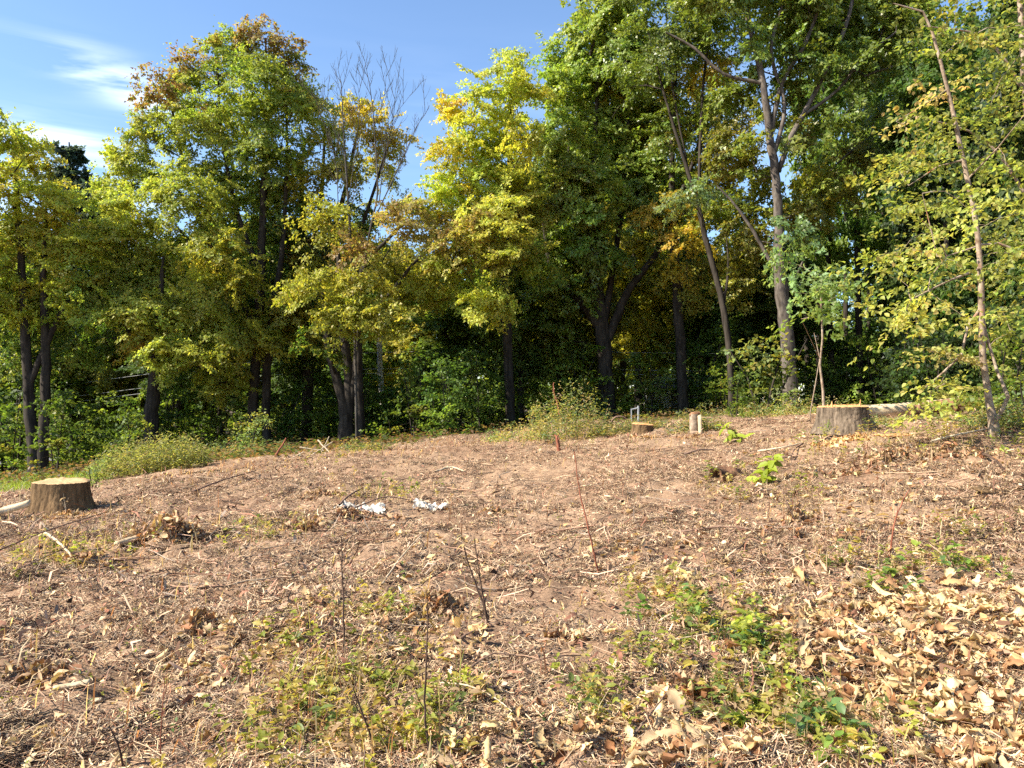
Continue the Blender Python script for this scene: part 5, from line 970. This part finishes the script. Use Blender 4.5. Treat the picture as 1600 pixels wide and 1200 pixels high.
# twigs lying about
T = Tubes(); x, y = sample_ground(1900, 2.7, 24, p=.9); k = in_clearing(x, y); x, y = x[k], y[k]
for xi, yi in zip(x, y):
    L = rng.uniform(.15, .9) * (1 if yi > 6 else .7); th = rng.rand() * 6.28 if yi < 12 else rng.normal() * .5; n = 6; tt = np.linspace(-.5, .5, n); q = np.stack([xi + np.cos(th) * L * tt, yi + np.sin(th) * L * tt], -1) + rng.normal(size=(n, 2)) * .02
    q[:, 0] += rng.normal() * .10 * L; q[:, 1] += rng.normal() * .16 * L * (1 - 4 * tt ** 2); zz = H(q[:, 0], q[:, 1]); zb = np.linspace(zz[0], zz[-1], n) + (rng.rand() ** 2) * .05; zz = np.maximum(zz + .004, zb); r0 = rng.uniform(.0015, .004) if yi < 6 else rng.uniform(.003, .010)
    T.add(np.column_stack([q, zz]), np.linspace(r0, r0 * .5, n), 4, .1, PK[rng.choice([0, 1, 2, 3, 5, 7])] * rng.uniform(.6, .95))
o = put('loose_twigs', T.mesh('loose_twigs', M_TINT)); o['kind'] = 'stuff'; o['label'] = 'small twigs strewn over the clearing'
# ------------------------------------------------------------------ green weeds, grass and dry stalks
def weeds(name, label, n_try, cols, L, hgt, nl, w=.5, patches=GREEN, mat=M_LEAF, d1=20, floor_=.0, p=1.2, detail=2, clear=True):
    x, y = sample_ground(n_try, 2.6, d1, p=p); k = (in_clearing(x, y) | (not clear)) & (rng.rand(n_try) < np.maximum(pmask(x, y, patches), floor_)); x, y = x[k], y[k]; m = len(x)
    ks = (nl * (.5 + rng.rand(m))).astype(int) + 1; idx = np.repeat(np.arange(m), ks); n = len(idx); hs = hgt * (.3 + rng.rand(m) ** 1.5); u = rng.rand(n) ** .7; an = rng.rand(n) * 6.28
    ln = rng.normal(size=(m, 2)) * .25 * hs[:, None]; z0 = H(x, y)
    C = np.stack([x[idx] + ln[idx, 0] * u + rng.normal(size=n) * .012, y[idx] + ln[idx, 1] * u + rng.normal(size=n) * .012, z0[idx] + .012 + hs[idx] * u], -1)
    out = np.stack([np.cos(an), np.sin(an), rng.normal(size=n) * .35], -1); nn = nrm(np.stack([-.3 * np.cos(an), -.3 * np.sin(an), np.ones(n)], -1) + .38 * rng.normal(size=(n, 3)))
    pc = np.array(cols)[rng.randint(len(cols), size=m)]; cc = pc[idx] * (.7 + .6 * rng.rand(n, 1)); Ls = L * (.55 + .7 * rng.rand(n)) * (.8 + .4 * rng.rand(m))[idx]
    v, f, c = leaves_np(C, out, nn, Ls, Ls * w * (.8 + .4 * rng.rand(n)), cc, detail=detail)
    o = put(name, mesh_np(name, v, [f], mat, c)); o['kind'] = 'stuff'; o['label'] = label; return m
G1 = [(.13, .20, .035), (.20, .25, .04), (.30, .32, .05), (.10, .17, .05)]; G2 = [(.33, .34, .06), (.26, .29, .05), (.40, .33, .07), (.16, .21, .06)]
GLOSSY = [patch(*p) for p in ((1240, 1130, 60, 45), (1220, 1160, 50, 30), (1120, 970, 70, 30), (1170, 1010, 50, 40), (1390, 905, 40, 12), (1470, 885, 50, 12), (1270, 1165, 40, 25))]
weeds('broad_weeds', 'low glossy round leaved weeds in patches on the right', 3400, G1, .070, .13, 8, .58, GLOSSY, M_LEAFG, 9)
weeds('leafy_weeds', 'small yellow green weeds growing in patches over the clearing', 8800, G2 + [(.42, .36, .12), (.36, .27, .12), (.40, .28, .16)], .052, .18, 9, .46, GREEN)
weeds('tiny_weeds', 'scattered tiny green sprouts on the mulch', 12000, G2 + G1, .026, .07, 4, .45, GREEN, M_LEAF, 22, .10, .9, 1)
MOUND = [patch(1420, 680, 120, 8), patch(1290, 690, 60, 8), patch(1560, 690, 60, 14)]
weeds('mound_weeds', 'taller weeds around the right hand stump and the far log', 7000, G2 + [(.15, .22, .10), (.45, .36, .10)], .06, .42, 16, .38, MOUND, M_LEAF, 24, 0, .4, 1, False)
def blades(name, label, n, patches, L, cols, d1=20, w=.004, lean=.5, p=1.1, floor_=0, clear=True):
    x, y = sample_ground(n, 2.6, d1, p=p); k = (in_clearing(x, y) if clear else np.ones(n, bool)) & (rng.rand(n) < np.maximum(pmask(x, y, patches), floor_)); x, y = x[k], y[k]; n = len(x)
    an = rng.rand(n) * 6.28; dx = np.stack([np.cos(an), np.sin(an), 0 * an], -1); b = np.stack([-np.sin(an), np.cos(an), 0 * an], -1); Ls = (L * (.4 + .9 * rng.rand(n)))[:, None]; le = (np.abs(rng.normal(size=n)) * lean)[:, None]
    C = np.stack([x, y, H(x, y) - .01], -1); up = np.array([[0, 0, 1.]]); W_ = w * (1 + rng.rand(n, 1))
    V = np.stack([C - b * W_ * .5, C + b * W_ * .5, C + up * Ls * .55 + dx * Ls * le * .25 - b * W_ * .45, C + up * Ls * .55 + dx * Ls * le * .25 + b * W_ * .45, C + up * Ls * (1 - .25 * np.minimum(le, 2)) + dx * Ls * le * .8 - b * W_ * .1, C + up * Ls * (1 - .25 * np.minimum(le, 2)) + dx * Ls * le * .8 + b * W_ * .1], 1)
    ii = np.arange(n)[:, None] * 6; F = np.concatenate([ii + np.array([[0, 1, 3, 2]]), ii + np.array([[2, 3, 5, 4]])], 1).reshape(-1, 4)
    cc = np.array(cols)[rng.randint(len(cols), size=n)] * (.65 + .7 * rng.rand(n, 1)); o = put(name, mesh_np(name, V.reshape(-1, 3), [F], M_LEAF, np.repeat(cc, 2, 0))); o['kind'] = 'stuff'; o['label'] = label
blades('weed_stems', 'thin green and reddish weed stems', 9000, GREEN, .20, [(.20, .24, .06), (.30, .22, .10), (.26, .14, .08), (.34, .32, .10)], 12, .0025, 1.3)
TUFT = [patch(*p) for p in ((410, 835, 40, 16), (520, 1100, 90, 60), (600, 775, 50, 12), (1250, 1130, 90, 50), (1000, 690, 100, 8), (1080, 695, 60, 8), (90, 880, 80, 20), (1350, 700, 120, 14), (900, 690, 80, 10), (640, 1180, 60, 20))]
blades('grass', 'thin green and yellowing grass blades in tufts', 16000, TUFT, .12, G2 + [(.5, .38, .2)], lean=1.0)
blades('dry_stalks', 'dry tan stalks sticking up from the mulch', 16000, TUFT + LEAFY[3:5], .20, [(.52, .38, .24), (.40, .26, .17), (.30, .14, .09), (.58, .46, .28)], 23, .005, .9, .7, .14)
EDGE = [patch(760, 692, 90, 7), patch(650, 703, 60, 6), patch(350, 735, 90, 12), patch(540, 708, 90, 7)]
blades('dry_fern', 'reddish brown dry fern along the far rim of the clearing', 34000, EDGE, .14, [(.30, .15, .09), (.24, .12, .08), (.42, .27, .17), (.46, .33, .2)], 22, .007, 1.6, .3)
# goldenrod patch and turf beyond the left stump
def free_patch(name, label, cx, cy, rx, ry, n, L, hgt, nl, cols, detail=1, w=.3):
    a = rng.rand(n) * 6.28; q = rng.rand(n) ** .5; x = cx + rx * q * np.cos(a); y = cy + ry * q * np.sin(a); z = base_h(x, y)
    ks = np.full(n, nl); idx = np.repeat(np.arange(n), ks); m = len(idx); hs = hgt * (.2 + 1.0 * rng.rand(n) ** 1.6 + .25 * fbm(x * 2.2, y * 2.2, 1, 2)) * (1.1 - .6 * q ** 3); u = rng.rand(m) ** .6; an = rng.rand(m) * 6.28
    C = np.stack([x[idx] + .06 * rng.normal(size=m), y[idx] + .06 * rng.normal(size=m), z[idx] + hs[idx] * u], -1); out = np.stack([np.cos(an), np.sin(an), .3 * rng.normal(size=m)], -1); nn = nrm(np.array([[0, 0, .8]]) + .5 * rng.normal(size=(m, 3)))
    cc = np.array(cols)[rng.randint(len(cols), size=n)][idx] * (.7 + .6 * rng.rand(m, 1)); Ls = L * (.6 + .6 * rng.rand(m)); v, f, c = leaves_np(C, out, nn, Ls, Ls * w, cc, detail=detail); o = put(name, mesh_np(name, v, [f], M_LEAF, c)); o['kind'] = 'stuff'; o['label'] = label
g = P3(240, 735, 16.5); free_patch('goldenrod', 'pale yellow green goldenrod patch behind the thick brown stump', g[0], g[1], 1.15, .9, 900, .075, .62, 16, [(.24, .25, .07), (.19, .21, .06), (.30, .28, .11), (.12, .15, .06), (.2, .16, .08)])
g = P3(330, 715, 19.5); free_patch('low_plants', 'pale leafy plants along the rim beyond the mulch at left', g[0], g[1], 2.2, .9, 330, .09, .42, 12, [(.12, .17, .06), (.16, .20, .08), (.08, .12, .04), (.3, .2, .1)])
n = 30000; x = rng.uniform(-19, -8.5, n); y = rng.uniform(14, 22, n); z = base_h(x, y) + micro(x, y); an = rng.rand(n) * 6.28; ones = np.ones(n)
v, f, c = leaves_np(np.stack([x, y, z], -1), np.stack([np.cos(an) * .5, np.sin(an) * .5, ones], -1), nrm(np.stack([np.cos(an), np.sin(an), .5 * ones], -1)), .07 + .06 * rng.rand(n), .012 * ones, np.array([[.20, .27, .04]]) * (.7 + .6 * rng.rand(n, 1)))
o = put('turf_grass', mesh_np('turf_grass', v, [f], M_LEAF, c)); o['kind'] = 'stuff'; o['label'] = 'sunlit turf beyond the thick brown stump'
# leaf mould and low green cover on the floor of the wood
n = 42000; x, y = sample_ground(n, 17, 60, .85, .8); k = ~in_clearing(x, y); x, y = x[k], y[k]; n = len(x); an = rng.rand(n) * 6.28; ones = np.ones(n)
v, f, c = leaves_np(np.stack([x, y, base_h(x, y) + .03 + .25 * rng.rand(n) ** 3], -1), np.stack([np.cos(an), np.sin(an), .3 * rng.normal(size=n)], -1), nrm(np.stack([0 * an, 0 * an, ones], -1) + .45 * rng.normal(size=(n, 3))), .09 + .08 * rng.rand(n), .08 * ones, np.array([(.07, .10, .025), (.17, .10, .05), (.10, .11, .03), (.20, .13, .06), (.13, .08, .04)])[rng.randint(4, size=n)] * (.7 + .5 * rng.rand(n, 1)))
o = put('forest_undergrowth', mesh_np('forest_undergrowth', v, [f], M_LEAF, c)); o['kind'] = 'stuff'; o['label'] = 'low plants and fallen leaves on the floor of the wood'
GW = [(.15, .22, .10), (.30, .32, .07), (.22, .27, .12), (.42, .36, .14), (.36, .26, .14)]
for px, py, d, rx, ry, n, hg, lab in ((890, 692, 17.2, .95, .6, 330, .95, 'weedy mound of mixed green and tan plants in front of the oak'), (805, 700, 18, .8, .4, 90, .40, 'low weeds running left from the weedy mound'), (985, 690, 17, .9, .5, 220, .30, 'weeds and dry stalks round the small low stump'),
                                      (1090, 690, 15.4, .6, .4, 130, .28, 'pale weeds at the foot of the narrow upright stump'), (1250, 668, 20, 1.8, .9, 420, .45, 'light green weeds at the foot of the grey barked tree'), (1430, 668, 13.4, 1.6, .4, 260, .11, 'yellow green weeds in front of the long pale log'), (1585, 668, 11.6, .8, .5, 220, .42, 'green plants at the foot of the pale peeling trunk'), (1170, 690, 21, 2.2, .8, 260, .4, 'dark weeds left of the grey barked tree foot'), (560, 708, 17.6, .7, .3, 90, .22, 'small green weeds beside the brush pile')):
    g = P3(px, py, d); free_patch('weeds', lab, g[0], g[1], rx, ry, n, .07, hg, 15, GW, 1, .36)
def heap(px, py, rx, ry, hz, n, cols, label):
    g = G(px, py); r = np.abs(rng.normal(size=n)) * .62; a_ = rng.rand(n) * 6.28; x = g[0] + rx * r * np.cos(a_); y = g[1] + ry * r * np.sin(a_); a, b, c = frames(n, .8); kv = rng.randint(0, 28, n); sz_ = rng.uniform(.035, .10, n)
    low = np.array([r_ * 5 + q_ for r_ in (0, 2, 3, 5, 7, 8) for q_ in (0, 2, 4)]); i_ = (np.arange(5)[:, None] * 3 + np.arange(2)[None]).ravel(); L2 = np.stack([i_, i_ + 3, i_ + 4, i_ + 1], -1)
    Vl = LV[kv][:, low] * sz_[:, None, None]; Vw = np.stack([x, y, H(x, y) + hz * np.exp(-r ** 2 * 1.5) * rng.rand(n)], -1)[:, None] + Vl[..., 0:1] * a[:, None] + Vl[..., 1:2] * b[:, None] + Vl[..., 2:3] * c[:, None]
    F = (np.arange(n)[:, None, None] * 18 + L2[None]).reshape(-1, 4); cc = np.array(cols)[rng.randint(len(cols), size=n)] * (.6 + .7 * rng.rand(n, 1)); o = put('leaf_heap', mesh_np('leaf_heap', Vw.reshape(-1, 3), [F], M_DEAD, np.repeat(cc, len(L2), 0))); o['kind'] = 'stuff'; o['label'] = label
BR = [(.30, .18, .10), (.42, .28, .16), (.22, .12, .07), (.50, .36, .20), (.34, .16, .08)]
heap(262, 838, .42, .30, .20, 420, BR, 'brown leaf heap on the left slope'); heap(312, 985, .20, .12, .10, 110, BR, 'small dark clump of leaves on the soil at lower left'); heap(690, 950, .25, .2, .10, 150, BR + [(.45, .2, .08)], 'clump of orange and brown leaves in the lower centre'); heap(560, 812, .5, .15, .08, 160, BR, 'dead leaves under the white scraps')
heap(1250, 815, .25, .15, .10, 90, BR, 'dead leaves in the hollow right of the green seedling'); heap(500, 775, .5, .3, .08, 150, BR, 'dry leaves on the far mulch left'); heap(1390, 720, .8, .3, .14, 260, BR, 'brown dry weeds and leaves before the right hand stump'); heap(1480, 708, .5, .25, .14, 160, BR, 'brown dry leaf clump near the pale curved stick'); heap(780, 805, .3, .15, .07, 70, BR, 'dry clump on the middle mulch'); heap(60, 1060, .22, .10, .07, 70, BR, 'dry leaf clump at the left edge of the soil'); heap(880, 1000, .2, .1, .05, 50, BR, 'few dry leaves on the middle soil'); heap(1090, 1090, .3, .12, .08, 120, BR, 'dry orange brown leaves among weeds in the lower right')
heap(480, 830, .3, .15, .12, 110, BR, 'dry leaf clump left of the longer white scrap'); heap(130, 880, .4, .2, .08, 120, BR, 'dry leaves in the stick tangle at left'); heap(1310, 745, .4, .2, .08, 110, BR, 'dry leaves right of the green seedling')
ORD = 'first second third fourth fifth sixth seventh eighth ninth tenth eleventh twelfth thirteenth fourteenth fifteenth sixteenth'.split()
by = {}
for o in SC.objects:
    if o.parent is None and o.get('group') and o.name.split('.')[0] in ('forest_tree', 'understory_shrub'): by.setdefault(o['label'], []).append(o)
for lab, L_ in by.items():
    if len(L_) > 1:
        for i, o in enumerate(sorted(L_, key=lambda q: q.location.x / q.location.y)):
            t_ = lab + f', {ORD[i]} from left'; o['label'] = t_ if len(t_.split()) <= 16 else t_.replace('dark ', '', 1)
SD = [(.50, .30, .14), (.58, .40, .20), (.42, .22, .09)]
for px, py, rx_, n_, lab in ((105, 806, .75, 260, 'sawdust and chips round the thick brown stump'), (1318, 688, .75, 260, 'orange sawdust and chips round the right hand stump'), (1006, 684, .5, 120, 'sawdust round the small low stump'), (1088, 686, .4, 90, 'chips round the narrow upright stump')):
    heap(px, py, rx_, .35, .03, n_, SD, lab)
tr = sum(len(o.data.polygons) for o in SC.objects if o.type == 'MESH'); um = sum(sum(max(0, 1) for p in [0]) * len(m.polygons) for m in D.meshes if m.users)
print('polys in unique meshes', um, 'with copies', tr, 'objects', len(SC.objects))
